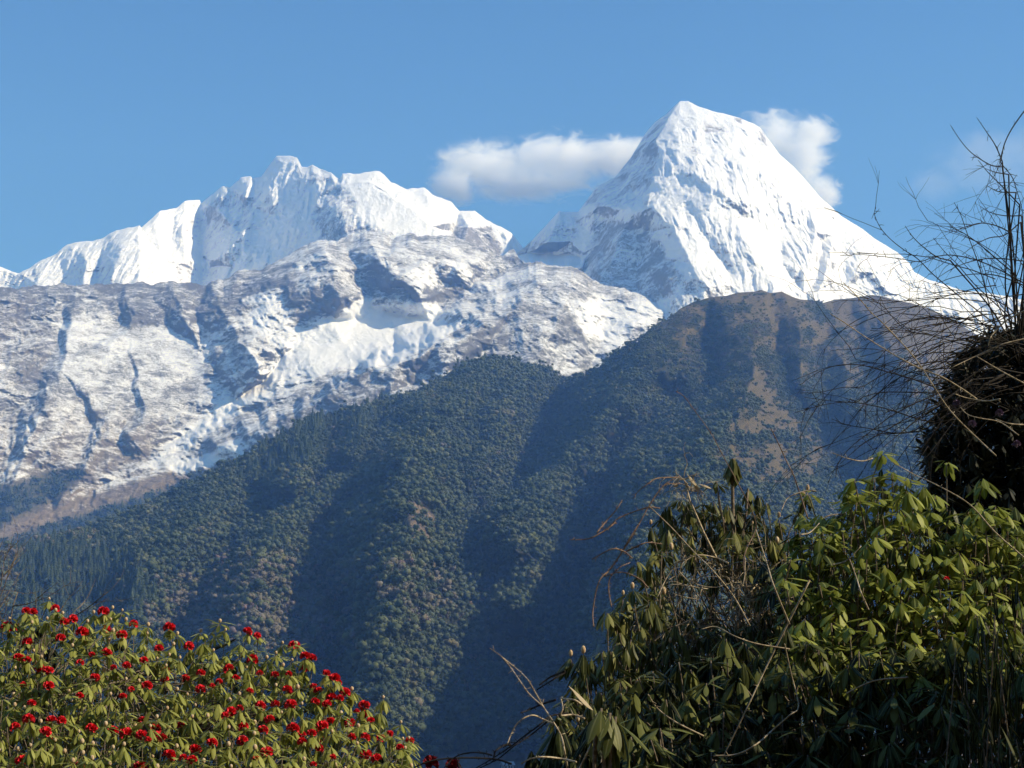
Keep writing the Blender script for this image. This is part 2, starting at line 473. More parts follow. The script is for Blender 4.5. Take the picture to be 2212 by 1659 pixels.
# ------------------------------------------------------------------ rocky mountain with thin snow
sky_rock = [(-90, 625), (0, 621), (50, 621), (100, 616), (130, 614), (165, 619), (215, 614), (270, 615), (295, 609), (325, 615), (370, 606), (400, 611),
    (445, 616), (460, 604), (480, 604), (520, 584), (560, 584), (585, 574), (600, 564), (625, 549), (670, 524), (700, 521), (735, 519),
    (765, 506), (800, 498), (830, 506), (850, 519), (865, 508), (880, 504), (900, 509), (915, 511), (940, 509), (970, 509), (1000, 519), (1030, 531), (1065, 546),
    (1085, 554), (1100, 538), (1112, 540), (1122, 558), (1134, 568), (1174, 568), (1194, 575), (1234, 578), (1259, 588), (1289, 608), (1339, 623), (1389, 633), (1429, 645),
    (1471, 663), (1560, 700), (1700, 760)]
f_rock = [
    [(1214, 579, -20), (1190, 597, -90), (1164, 613, -150), (1114, 668, -230), (1064, 698, -260), (1014, 723, -270), (950, 744, -270), (850, 789, -240),
     (775, 803, -210), (740, 824, -190), (690, 864, -180), (600, 920, -160)],
    [(1110, 575, 20), (1040, 605, 20), (980, 640, 10), (930, 690, 0), (880, 725, -20), (800, 775, -40), (700, 840, -60), (600, 890, -70)],
    [(700, 540, -60), (720, 590, -110), (740, 640, -120)], [(800, 520, -60), (820, 560, -110), (860, 600, -120), (900, 640, -90)], [(750, 540, -20), (780, 600, -40), (800, 650, -10)],
    [(880, 530, -60), (930, 560, -80), (1000, 580, -60)],
    [(700, 690, -30), (780, 690, 10), (850, 680, 20)], [(650, 735, -10), (750, 745, 0), (850, 740, 0)],
    [(655, 734, -10), (590, 799, 0), (500, 874, 10), (430, 924, 20), (280, 999, 40), (125, 1044, 50)],
    [(135, 670, 30), (135, 700, 40), (95, 790, 30), (50, 880, 30), (10, 985, 20)], [(158, 680, -50), (135, 790, -80), (95, 880, -80), (50, 985, -80), (20, 1060, -60)],
    [(270, 640, -40), (285, 690, -70), (280, 720, -30)], [(255, 650, 10), (262, 700, 20)],
    [(225, 915, -70), (195, 1000, -80), (150, 1060, -60)], [(205, 915, 0), (165, 1010, 0)],
    [(290, 880, -10), (265, 940, -10)], [(310, 890, -70), (285, 950, -70)],
    [(460, 620, -40), (485, 680, -100), (530, 750, -130), (570, 800, -100)], [(430, 680, 10), (440, 760, 10), (435, 850, 10)],
    [(380, 640, -60), (400, 690, -70)], [(330, 640, -10), (350, 690, 0)],
    [(600, 620, -60), (620, 680, -50), (655, 730, -10)],
    [(400, 1010, -40), (250, 1055, -40), (100, 1110, -50), (0, 1150, -60)],
    [(1236, 600, -70), (1225, 650, -180), (1190, 720, -230), (1150, 780, -260), (1100, 840, -280)],
    [(1290, 640, -20), (1310, 700, -60), (1290, 770, -110), (1250, 840, -150)],
    [(1389, 640, -20), (1370, 700, -80), (1340, 760, -120)], [(1060, 740, -220), (1000, 790, -200), (900, 830, -180)],
    [(1010, 760, -270), (960, 810, -260), (850, 850, -230)],
]
f_rock = [[(x, y, o * (0.6 if x < 330 else 1.0 if x < 560 else 1.75)) for x, y, o in f] for f in f_rock]
def rough_rock(X, Y, V):
    u, v = V[..., 0], V[..., 2]
    wx = fbm(u / 160, v / 160, 4, 61) * 60
    a = u * 0.86 + v * 0.5 + wx; b = v * 0.86 - u * 0.5                  # fall line runs down to the left
    r = fbm((u + wx) / 210, (v + 0.5 * wx) / 170, 4, 63, 0.5, True) * -42
    gul = fbm(a / 34, b / 150, 4, 65, 0.5, True) * -11
    st = fbm((v + u * 0.22 + wx * 0.3) / 16, u / 210, 3, 67, 0.5) * 5        # strata and ledges
    crag = sstep(0.0, 0.35, fbm(u / 120, v / 90, 3, 68))
    sm = np.maximum(soft(X, Y, [(690, 690), (760, 650), (900, 660), (960, 700), (930, 745), (850, 780), (700, 790), (640, 760)], 25),
                    0.95 * soft(X, Y, [(140, 670), (280, 680), (420, 700), (440, 850), (300, 920), (120, 900), (100, 780)], 25))
    gul = gul + 0.0
    return (r + gul + st * (0.5 + crag) + fbm(u / 20, v / 17, 5, 71, 0.6, True) * -6 * (0.4 + crag) + fbm(u / 7, v / 6, 3, 72) * 2.5) * (1 - 0.75 * sm)
Lr = Layer(sky_rock, [(-90, 4250), (500, 4500), (800, 4650), (1100, 4650), (1234, 4500), (1471, 4350), (1700, 4300)], [(-90, 39), (800, 41), (1700, 42)], 1290, f_rock, 860, 420, 1, rough_rock, 1.15, 90.0, 20.0, 8.0)
sn = 0.31 + 0 * Lr.X
for pts, val, fe in (
        ([(-90, 600), (480, 590), (640, 560), (640, 640), (480, 740), (380, 720), (250, 690), (-90, 690)], 0.18, 18),
        ([(620, 540), (800, 490), (1060, 540), (1060, 600), (900, 620), (650, 620)], 0.40, 20),
        ([(880, 580), (1000, 565), (1060, 585), (1020, 610), (900, 620)], 0.7, 16),
        ([(130, 680), (260, 680), (330, 700), (420, 720), (440, 800), (350, 860), (180, 850), (110, 800)], 0.44, 30),
        ([(-90, 860), (430, 860), (500, 900), (380, 1000), (-90, 1060)], 0.33, 40),
        ([(540, 650), (600, 630), (665, 735), (620, 760), (530, 740)], 0.72, 20),
        ([(430, 700), (520, 680), (600, 760), (600, 860), (500, 880), (430, 860)], 0.45, 20),
        ([(670, 700), (760, 650), (940, 655), (985, 700), (930, 745), (850, 785), (700, 800), (560, 860), (420, 950), (330, 1000), (360, 960), (600, 780)], 0.86, 18),
        ([(720, 690), (780, 650), (930, 660), (975, 705), (920, 742), (850, 770), (740, 770)], 1.4, 14),
        ([(1140, 575), (1180, 580), (1110, 660), (960, 710), (930, 690), (1050, 610)], 0.46, 14),
        ([(1240, 660), (1300, 640), (1380, 690), (1340, 740), (1270, 730)], 0.8, 20),
        ([(1380, 640), (1480, 665), (1400, 700), (1340, 690)], 0.7, 15)):
    w = soft(Lr.X, Lr.Y, pts, fe); sn = sn * (1 - w) + val * w
soil = soft(Lr.X, Lr.Y, [(-90, 1190), (0, 1130), (120, 1060), (260, 1035), (350, 1000), (500, 985), (520, 1010), (400, 1060), (250, 1110), (60, 1190), (-90, 1300)], 14)
soil = np.maximum(soil, 0.55 * soft(Lr.X, Lr.Y, [(-90, 900), (350, 900), (350, 1060), (-90, 1100)], 60))
soil = np.maximum(soil, 0.45 * soft(Lr.X, Lr.Y, [(-90, 640), (60, 640), (100, 780), (-90, 900)], 40))
veg = sstep(-12, 14, Lr.Y - np.interp(Lr.X, [-90, 0, 60, 190, 270, 380, 500, 1700], [1200, 1172, 1145, 1108, 1085, 1048, 1000, 1000]))
vl = soft(Lr.X, Lr.Y, [(-90, 1090), (0, 1060), (100, 1020), (180, 1020), (120, 1080), (60, 1110), (-90, 1180)], 14) * 0.8
veg = np.maximum(veg, vl); sn = sn * (1 - veg) - 0.6 * veg
soil2 = soft(Lr.X, Lr.Y, [(-90, 1190), (0, 1140), (130, 1090), (260, 1050), (400, 1010), (420, 1030), (250, 1105), (60, 1165), (-90, 1220)], 8)
sn = sn - 0.35 * soil2 * (1 - veg)
w = soft(Lr.X, Lr.Y, [(360, 1000), (440, 985), (520, 950), (520, 975), (390, 1030)], 8); sn = sn + 0.5 * w
obj('rocky_mountain', Lr.mesh('rocky_mountain', M_rock, {'snow': sn, 'soil': soil, 'veg': veg}))['kind'] = 'structure'

# ------------------------------------------------------------------ wooded hills
sky_hill = [(-120, 1225), (0, 1195), (60, 1185), (130, 1170), (200, 1145), (260, 1120), (330, 1090), (400, 1055), (450, 1035), (480, 1012), (540, 988), (600, 948),
    (650, 920), (700, 896), (760, 886), (800, 884), (830, 866), (870, 860), (914, 845), (954, 825), (994, 797), (1029, 785), (1084, 777), (1124, 790), (1149, 800),
    (1174, 796), (1204, 814), (1224, 828), (1260, 816), (1294, 803), (1314, 781), (1344, 754), (1379, 738), (1399, 714), (1424, 697), (1449, 687), (1469, 667),
    (1494, 654), (1534, 642), (1569, 639), (1594, 632), (1629, 630), (1644, 626), (1664, 633), (1689, 630), (1709, 640), (1729, 647), (1754, 648),
    (1779, 654), (1804, 647), (1839, 644), (1884, 637), (1914, 642), (1933, 648), (1970, 655), (2006, 667), (2048, 685), (2084, 708), (2142, 740), (2330, 830)]
f_hill = [
    [(1084, 777, 0), (1022, 838, -40), (968, 888, -90), (912, 944, -130), (881, 1010, -165), (881, 1072, -200), (887, 1110, -220), (894, 1160, -235),
     (881, 1213, -245), (859, 1260, -250), (820, 1400, -250), (800, 1560, -220)],
    [(870, 1000, -160), (825, 1030, -120), (772, 1050, -100), (690, 1090, -110), (600, 1150, -140), (570, 1210, -165), (545, 1290, -180), (530, 1400, -180)],
    [(840, 1060, -110), (720, 1120, -70), (690, 1166, -70), (687, 1229, -80), (700, 1290, -90), (740, 1380, -110), (760, 1500, -130)],
    [(678, 903, 0), (672, 948, -60), (662, 1010, -95), (647, 1065, -110)], [(745, 905, 5), (722, 979, 0), (706, 1030, -15), (640, 1095, -40), (562, 1145, -60), (500, 1195, -75), (440, 1260, -95), (400, 1400, -110)],
    [(800, 890, -15), (785, 920, -50), (778, 954, -75), (769, 994, -85)], [(850, 890, 0), (822, 935, 0), (812, 985, -30), (778, 1020, -60)],
    [(480, 1012, 0), (516, 1049, -40), (470, 1100, -90), (420, 1150, -115), (330, 1205, -135), (300, 1290, -145), (280, 1420, -150)],
    [(430, 1055, 5), (380, 1110, -10), (330, 1145, -30), (250, 1190, -50), (180, 1260, -70)],
    [(200, 1147, 0), (150, 1200, -50), (90, 1260, -80), (60, 1340, -90)],
    [(1224, 828, 0), (1184, 891, 35), (1176, 950, 35), (1133, 1000, 20), (1110, 1066, -10), (1040, 1119, -40), (1020, 1150, -55), (1034, 1191, -65), (1059, 1240, -75),
     (1072, 1280, -85), (1060, 1360, -100), (1020, 1480, -110), (1000, 1600, -120)],
    [(1149, 800, 0), (1120, 850, -40), (1080, 900, -60), (1060, 980, -90), (1010, 1040, -110)], [(1085, 830, -15), (1040, 890, -25), (1010, 960, -60), (980, 1040, -100)],
    [(960, 1000, -130), (950, 1060, -140), (975, 1160, -130), (1000, 1240, -130)],
    [(1379, 738, 0), (1392, 795, -40), (1362, 850, -85), (1312, 905, -120), (1250, 980, -150), (1202, 1040, -170), (1130, 1095, -185), (1080, 1160, -180)],
    [(1200, 1045, -170), (1190, 1130, -190), (1160, 1220, -200), (1120, 1320, -200)],
    [(1440, 840, 10), (1400, 920, 0), (1340, 990, -20), (1320, 1060, -40), (1280, 1150, -60), (1200, 1300, -90), (1150, 1390, -110), (1120, 1560, -130)],
    [(1494, 654, 0), (1480, 720, -35), (1475, 790, -55), (1450, 830, -30)], [(1540, 680, 0), (1535, 740, 0), (1545, 810, -20), (1520, 880, -60), (1450, 960, -80)],
    [(1644, 626, 0), (1640, 680, -60), (1625, 740, -100), (1625, 803, -140), (1611, 869, -180), (1573, 925, -215), (1530, 985, -245), (1490, 1060, -265),
     (1440, 1180, -280), (1380, 1350, -280), (1330, 1520, -260)],
    [(1560, 660, -40), (1570, 720, -60), (1580, 780, -75)],
    [(1672, 680, -10), (1682, 740, -20), (1690, 798, -30), (1705, 850, -40), (1737, 906, -55), (1780, 962, -75), (1822, 1019, -95), (1870, 1150, -120)],
    [(1689, 630, 0), (1720, 690, -50), (1735, 740, -70), (1733, 812, -90), (1755, 870, -90)], [(1762, 690, -20), (1765, 750, -30), (1768, 830, -45), (1795, 920, -65)],
    [(1779, 654, 0), (1800, 690, -40), (1812, 760, -85), (1830, 860, -120), (1890, 960, -150), (1960, 1080, -170)],
    [(1850, 700, -20), (1870, 780, -50), (1930, 880, -80)], [(1884, 637, 0), (1900, 690, -50), (1930, 770, -100), (1980, 860, -130)],
    [(1804, 647, 0), (1815, 668, -25)], [(1828, 650, -5), (1838, 672, -10)], [(1845, 646, -3), (1858, 672, -30)],
]
def rough_hill(X, Y, V):
    u, v = V[..., 0], V[..., 2]
    wx = fbm(u / 150, v / 150, 3, 81) * 55
    r = fbm((u + wx) / 95, v / 210, 5, 83, 0.52, True) * -34
    k = sstep(1700, 1500, Y)
    g2 = fbm((u + wx * 0.5) / 42, v / 120, 4, 89, 0.5, True) * -15
    return (r + g2 + fbm(u / 30, v / 34, 3, 87) * 6) * k
f_hill = [[(x, y, o * 2.9) for x, y, o in f] for f in f_hill]
Lh = Layer(sky_hill, [(-120, 1950), (400, 2200), (700, 2420), (1084, 2600), (1150, 2700), (1224, 2830), (1290, 2700), (1379, 2540), (1405, 2540), (1480, 2740), (1644, 2920), (1729, 3000), (1800, 3250), (2330, 3200)],
           [(-120, 31), (500, 33), (1084, 34), (1224, 36), (1644, 38), (2330, 38)], 1760, f_hill, 960, 460, 2, rough_hill, 1.0, 90.0, 20.0, 0.0)
bare = soft(Lh.X, Lh.Y, [(1500, 600), (1740, 600), (1760, 690), (1700, 700), (1640, 690), (1560, 690)], 30) * 0.95
bare = np.maximum(bare, soft(Lh.X, Lh.Y, [(1725, 600), (2330, 600), (2330, 830), (2000, 800), (1900, 740), (1800, 690)], 14) * 1.25)
bare = np.maximum(bare, soft(Lh.X, Lh.Y, [(1610, 790), (1645, 790), (1690, 850), (1720, 900), (1700, 930), (1620, 910), (1600, 860)], 22))
bare = np.maximum(bare, 0.8 * soft(Lh.X, Lh.Y, [(1600, 700), (1630, 700), (1640, 790), (1615, 790)], 14))
bare = np.maximum(bare, 0.8 * soft(Lh.X, Lh.Y, [(1590, 860), (1720, 880), (1800, 1010), (1720, 1080), (1580, 1060), (1530, 990)], 40))
bare = np.maximum(bare, 0.8 * soft(Lh.X, Lh.Y, [(1870, 735), (1900, 730), (1930, 800), (1900, 790)], 10))
bare = np.maximum(bare, 0.58 * soft(Lh.X, Lh.Y, [(1440, 660), (1700, 640), (2330, 700), (2330, 900), (1900, 880), (1700, 830), (1560, 800), (1440, 760)], 50))
bare = blur(bare, 10)
bare = np.clip(bare + 1.1 * (fbm(Lh.X / 50, Lh.Y / 36, 5, 95, 0.6) - 0.08) * sstep(0.0, 0.25, bare), 0, 1)
cliff = 0 * bare
for pts, fe in (([(880, 1105), (900, 1100), (930, 1130), (922, 1170), (915, 1195), (895, 1185), (885, 1150)], 7), ([(878, 1180), (888, 1190), (886, 1225), (877, 1225)], 4),
                ([(1000, 1320), (1020, 1290), (1050, 1280), (1055, 1300), (1030, 1335), (1005, 1340)], 5), ([(930, 1215), (940, 1220), (942, 1260), (934, 1255)], 3),
                ([(958, 1240), (966, 1245), (972, 1270), (962, 1268)], 3), ([(1000, 1420), (1040, 1422), (1035, 1440), (1005, 1440)], 6), ([(985, 1475), (1010, 1470), (1015, 1490), (990, 1495)], 5),
                ([(62, 1258), (82, 1250), (86, 1262), (80, 1285), (72, 1280)], 3), ([(1300, 1095), (1330, 1085), (1335, 1100), (1305, 1108)], 4)):
    cc = np.mean(pts, 0); pts = [tuple(cc + (np.array(p_) - cc) * 1.45) for p_ in pts]
    cliff = np.maximum(cliff, soft(Lh.X, Lh.Y, pts, fe))
cliff = np.clip(blur(cliff, 1) * (1.15 + 3.6 * fbm(Lh.X / 5, Lh.Y / 18, 4, 97)), 0, 1)
field = sstep(1618, 1640, Lh.Y) * sstep(880, 940, Lh.X)
n = NM('hillside_soil_and_grass'); co = n.coord()
mid = n.noise(co, 0.03, 6, 0.65); fine = n.noise(n.scale(co, (1, 1, 1.8)), 0.15, 6, 0.7)
under = n.mix(n.ramp(mid, 0.35, 0.65), (0.030, 0.036, 0.020), (0.055, 0.052, 0.030))
grass = n.mix(n.ramp(fine, 0.3, 0.7), (0.055, 0.048, 0.022), (0.160, 0.122, 0.060))
rock = n.mix(n.ramp(fine, 0.35, 0.65), (0.06, 0.048, 0.036), (0.26, 0.195, 0.13))
colr = n.mix(n.ramp(n.math('ADD', n.attr('bare'), n.math('MULTIPLY_ADD', fine, 0.6, -0.3)), 0.3, 0.7), under, grass)
colr = n.mix(n.attr('cliff'), colr, rock)
colr = n.mix(n.attr('field'), colr, n.mix(n.ramp(mid, 0.4, 0.6), (0.16, 0.14, 0.13), (0.23, 0.2, 0.18)))
n.set('Base Color', colr).set('Roughness', 0.9).set('Specular IOR Level', 0.1)
n.bump(n.math('ADD', mid, fine), 3.0)
M_hill = n.m
obj('wooded_hill', Lh.mesh('wooded_hill', M_hill, {'bare': bare, 'cliff': cliff, 'field': field}, 14, 30.0))['kind'] = 'structure'

# ------------------------------------------------------------------ ground: a bench round the viewer, then the valley; unseen rise behind added to cut sky light
gx = np.concatenate([-np.geomspace(7000, 30, 30), np.linspace(-26, 26, 60), np.geomspace(30, 7000, 30)])
gy = np.concatenate([-np.geomspace(2000, 10, 14), np.linspace(-8, 40, 60), np.geomspace(44, 6400, 40)])
GX, GY = np.meshgrid(gx, gy)
GZ = -1.75 - np.clip((GY - 24) * 0.5, 0, 240) - np.clip((-GX - 40) * 0.1, 0, 60) + np.clip((-GY - 7) * 1.1, 0, 420) * (np.abs(GX) < 6000) + 0.12 * fbm(GX / 2.3, GY / 2.3, 4, 3) * (np.abs(GX) < 40)
i = np.arange(GX.size).reshape(GX.shape)
q = np.stack([i[:-1, :-1], i[:-1, 1:], i[1:, 1:], i[1:, :-1]], -1).reshape(-1, 4)
n = NM('earth_and_dry_grass'); co = n.coord()
n.set('Base Color', n.mix(n.ramp(n.noise(co, 0.8, 8, 0.7), 0.35, 0.65), (0.06, 0.055, 0.03), (0.13, 0.10, 0.065))).bump(n.noise(co, 3.0, 6, 0.7), 0.06)
obj('ground', mesh_np('ground', np.stack([GX, GY, GZ], -1).reshape(-1, 3), [q], n.m))['kind'] = 'structure'
# ------------------------------------------------------------------ far woods: tree kinds, then the masses on the hills
def ico(sub):
    import bmesh
    bm = bmesh.new(); bmesh.ops.create_icosphere(bm, subdivisions=sub, radius=1.0)
    V = np.array([v.co[:] for v in bm.verts]); T = np.array([[v.index for v in f.verts] for f in bm.faces]); bm.free()
    return V, T
ICO2, ICO3 = ico(2), ico(3)

def clump_leaves(rng, C0, n, size, squash=0.8):
    """small leaf-clump faces around the points C0, facing every way"""
    p = C0[rng.integers(0, len(C0), n)]
    a = rng.normal(size=(n, 3)); a /= np.linalg.norm(a, axis=1)[:, None]
    b = np.cross(a, rng.normal(size=(n, 3))); b /= np.linalg.norm(b, axis=1)[:, None]
    s = size * rng.uniform(0.6, 1.3, (n, 1))
    V = np.stack([p - a * s, p - b * s * squash, p + a * s, p + b * s * squash], 1).reshape(-1, 3)
    return V, np.arange(4 * n).reshape(n, 4)

def broad_crown(seed, w=9.0, h=9.0):
    rng = np.random.default_rng(seed)
    V, T, n = [], [], 0
    for k in range(int(rng.integers(8, 14))):
        c = rng.normal(size=3) * (w * 0.30, w * 0.30, h * 0.15) + (0, 0, h * 0.55)
        r = rng.uniform(0.10, 0.23) * w
        v = ICO2[0].copy()
        v = v * r * (1 + rng.uniform(-0.28, 0.22, (len(v), 1))) * (1, 1, 0.85) + c
        V.append(v); T.append(ICO2[1] + n); n += len(v)
    base = np.concatenate(V)
    lv, lq = clump_leaves(rng, base, 560, w * 0.036)
    lv = lv + np.repeat(rng.normal(size=(560, 3)) * w * 0.045, 4, 0)
    return np.concatenate([base, lv]), [np.concatenate(T), lq + n]

def conifer_crown(seed, w=4.6, h=14.0, layers=9):
    rng = np.random.default_rng(seed)
    V, T, Q, n = [], [], [], 0
    for k in range(layers):
        t = k / (layers - 1.0)
        z1 = h * (0.16 + 0.72 * t); r = w * 0.5 * (1 - t) ** 0.8 + 0.35; z0 = z1 - h * 0.1
        m = 13
        a = np.arange(m) / m * 2 * np.pi + rng.uniform(0, 1)
        rr = r * rng.uniform(0.55, 1.15, m)
        ring = np.stack([np.cos(a) * rr, np.sin(a) * rr, z0 + rng.uniform(-0.5, 0.4, m)], 1)
        V.append(np.vstack([ring, [[0, 0, z1 + h * 0.07]]]))
        T.append(np.array([(n + i, n + (i + 1) % m, n + m) for i in range(m)])); n += m + 1
    base = np.concatenate(V)
    lv, lq = clump_leaves(rng, base, 220, 0.26, 0.5)
    lv = lv + np.repeat(rng.normal(size=(220, 3)) * 0.22, 4, 0)
    return np.concatenate([base, lv]), [np.concatenate(T), lq + n]

def trunk_mesh(h, r):
    a = np.arange(6) / 6 * 2 * np.pi
    rings = [np.stack([np.cos(a) * q, np.sin(a) * q, 0 * a + z], 1) for z, q in ((-1.0, r * 1.4), (h * 0.3, r), (h * 0.85, r * 0.35))]
    V = np.concatenate(rings)
    return V, [np.array([(k * 6 + i, k * 6 + (i + 1) % 6, k * 6 + 6 + (i + 1) % 6, k * 6 + 6 + i) for k in range(2) for i in range(6)])]

def foliage_mat(name, cols, kind, trans=0.12):
    n = NM(name); t = n.attr('tint', kind)
    r = n.n.new('ShaderNodeValToRGB'); n.l.new(t, r.inputs[0])
    el = r.color_ramp.elements
    el[0].position, el[1].position = cols[0][0], cols[-1][0]
    el[0].color, el[1].color = (*cols[0][1], 1), (*cols[-1][1], 1)
    for p, c in cols[1:-1]:
        e = el.new(p); e.color = (*c, 1)
    n.set('Base Color', r.outputs[0]).set('Roughness', 0.75).set('Specular IOR Level', 0.2)
    return n.m
TREE_COLS = [(p_, tuple(1.15 * q_ for q_ in c_)) for p_, c_ in [(0.0, (0.022, 0.038, 0.022)), (0.3, (0.052, 0.070, 0.034)), (0.55, (0.090, 0.102, 0.044)), (0.72, (0.11, 0.10, 0.06)), (0.88, (0.13, 0.115, 0.095)), (1.0, (0.15, 0.06, 0.07))]]
M_far = foliage_mat('far_tree_foliage', TREE_COLS, 'INSTANCER')
M_bark = NM('bark').set('Base Color', (0.09, 0.07, 0.05, 1)).m
kinds = bpy.data.collections.new('tree_kinds')
for k in range(8):
    v, q = broad_crown(100 + k, 9.0 + (k % 3), 9.0 + (k % 4) * 0.9) if k < 5 else conifer_crown(100 + k, 4.2 + 0.5 * k % 2, 13 + k % 3)
    o = bpy.data.objects.new('tree_kind_%02d' % k, mesh_np('tree_kind', v, q, M_far, True))
    kinds.objects.link(o)

def gn_scatter(name, pts, rot, scl, idx, tint):
    me = bpy.data.meshes.new(name)
    me.vertices.add(len(pts)); me.vertices.foreach_set('co', np.ascontiguousarray(pts, np.float32).ravel())
    for k, v in (('rot', rot), ('scl', scl), ('tint', tint)):
        a = me.attributes.new(k, 'FLOAT', 'POINT'); a.data.foreach_set('value', np.ascontiguousarray(v, np.float32))
    a = me.attributes.new('idx', 'INT', 'POINT'); a.data.foreach_set('value', np.ascontiguousarray(idx, np.int32))
    o = obj(name, me)
    g = bpy.data.node_groups.new(name + '_scatter', 'GeometryNodeTree')
    g.interface.new_socket('Geometry', in_out='INPUT', socket_type='NodeSocketGeometry')
    g.interface.new_socket('Geometry', in_out='OUTPUT', socket_type='NodeSocketGeometry')
    N, L = g.nodes, g.links
    gi, go = N.new('NodeGroupInput'), N.new('NodeGroupOutput')
    ci = N.new('GeometryNodeCollectionInfo'); ci.inputs['Collection'].default_value = kinds
    ci.inputs['Separate Children'].default_value = True; ci.inputs['Reset Children'].default_value = True
    ip = N.new('GeometryNodeInstanceOnPoints'); ip.inputs['Pick Instance'].default_value = True
    def at(nm, ty):
        a = N.new('GeometryNodeInputNamedAttribute'); a.data_type = ty; a.inputs['Name'].default_value = nm
        return [s for s in a.outputs if s.enabled and s.name == 'Attribute'][0]
    cx = N.new('ShaderNodeCombineXYZ'); L.new(at('rot', 'FLOAT'), cx.inputs[2])
    L.new(gi.outputs[0], ip.inputs['Points']); L.new(ci.outputs[0], ip.inputs['Instance'])
    L.new(at('idx', 'INT'), ip.inputs['Instance Index'])
    e2 = N.new('FunctionNodeEulerToRotation'); L.new(cx.outputs[0], e2.inputs[0]); L.new(e2.outputs[0], ip.inputs['Rotation'])
    L.new(at('scl', 'FLOAT'), ip.inputs['Scale'])
    L.new(ip.outputs[0], go.inputs[0])
    md = o.modifiers.new('scatter', 'NODES'); md.node_group = g
    return o

def sample(layer, dens, n, rng):
    V = layer.V
    e1, e2 = V[1:, :-1] - V[:-1, :-1], V[:-1, 1:] - V[:-1, :-1]
    A = np.linalg.norm(np.cross(e1, e2), axis=-1) ** 0.8 * dens[:-1, :-1]
    c = np.cumsum(A.ravel()); k = np.searchsorted(c, rng.uniform(0, c[-1], n))
    j, i = np.unravel_index(k, A.shape)
    s, t = rng.uniform(0, 1, (2, n, 1))
    p = V[j, i] * (1 - s) * (1 - t) + V[j + 1, i] * s * (1 - t) + V[j, i + 1] * (1 - s) * t + V[j + 1, i + 1] * s * t
    return p, j, i

rng = np.random.default_rng(41)
tree_ok = (1 - sstep(0.3, 0.85, bare)) * (1 - sstep(0.15, 0.5, cliff)) * (1 - 0.95 * field)
tree_ok = np.clip(tree_ok + 0.09 * (bare > 0.3) * (1 - field), 0, 1) * (Lh.Y < 1650) * (Lh.Y > np.interp(Lh.X, Lh.sx, Lh.sy) + 2)
tree_ok *= (0.5 + 0.5 * sstep(-0.25, 0.1, fbm(Lh.X / 34, Lh.Y / 28, 3, 401))) * (0.7 + 0.3 * sstep(-0.2, 0.05, fbm(Lh.X / 11, Lh.Y / 9, 2, 403)))
NT = 66000
p, j, i = sample(Lh, tree_ok, NT, rng)
px, py = Lh.X[j, i], Lh.Y[j, i]
b = bare[j, i]
con = np.maximum(soft(px, py, [(20, 1190), (120, 1180), (300, 1200), (330, 1300), (280, 1400), (60, 1400), (40, 1260)], 18),
                 0.75 * soft(px, py, [(520, 990), (700, 890), (830, 870), (800, 930), (600, 1040), (500, 1060)], 20))
con = np.maximum(con, 0.8 * soft(px, py, [(1020, 1590), (1070, 1560), (1110, 1570), (1100, 1640), (1020, 1640)], 12))
isc = rng.uniform(0, 1, NT) < con * 0.9 + 0.04
idx = np.where(isc, rng.integers(5, 8, NT), rng.integers(0, 5, NT))
upper = sstep(1000, 700, py) * sstep(1250, 1450, px)
scl = np.clip(rng.lognormal(-0.05, 0.45, NT), 0.35, 2.1) * (1 - 0.45 * upper) * (1 - 0.35 * sstep(0.2, 0.6, b)) * np.where(isc, 0.95, 0.88)
grey = soft(px, py, [(280, 1290), (560, 1230), (760, 1270), (740, 1420), (640, 1450), (300, 1400)], 40) * 0.75
grey = np.maximum(grey, 0.5 * soft(px, py, [(-80, 1180), (200, 1140), (180, 1230), (-80, 1300)], 20))
grey = np.maximum(grey, 0.4 * soft(px, py, [(820, 1240), (1000, 1250), (980, 1380), (830, 1360)], 30))
tint = 0.30 + rng.normal(0, 0.14, NT) + 0.34 * fbm(px / 70, py / 60, 4, 407) + 0.10 * sstep(0.05, 0.5, b) + 0.14 * upper
tint = np.where(rng.uniform(0, 1, NT) < grey * 0.8, rng.normal(0.80, 0.06, NT), tint)
tint = np.where(isc, rng.normal(0.1, 0.08, NT), tint)
tint = np.where(rng.uniform(0, 1, NT) < 0.008 * (grey > 0.2) * (~isc), 1.0, np.clip(tint, 0, 0.93))
p = p - np.array([0, 0, 0.6])
o = gn_scatter('forest', p, rng.uniform(0, 6.28, NT), scl, idx, tint)
tag(o, 'dark mixed forest covering the hazy hills below the snow', 'forest', None, 'stuff')

NT = 6000
dens = sstep(0.35, 0.75, veg) * (Lr.Y < 1270)
p, j, i = sample(Lr, dens, NT, rng)
con = rng.uniform(0, 1, NT) < 0.6
o = gn_scatter('forest', p, rng.uniform(0, 6.28, NT), rng.lognormal(0, 0.25, NT) * 1.1, np.where(con, rng.integers(5, 8, NT), rng.integers(0, 5, NT)), np.clip(rng.normal(0.2, 0.12, NT), 0, 0.8))
tag(o, 'bluish strip of conifer forest at the foot of the rocky mountain', 'forest', None, 'stuff')

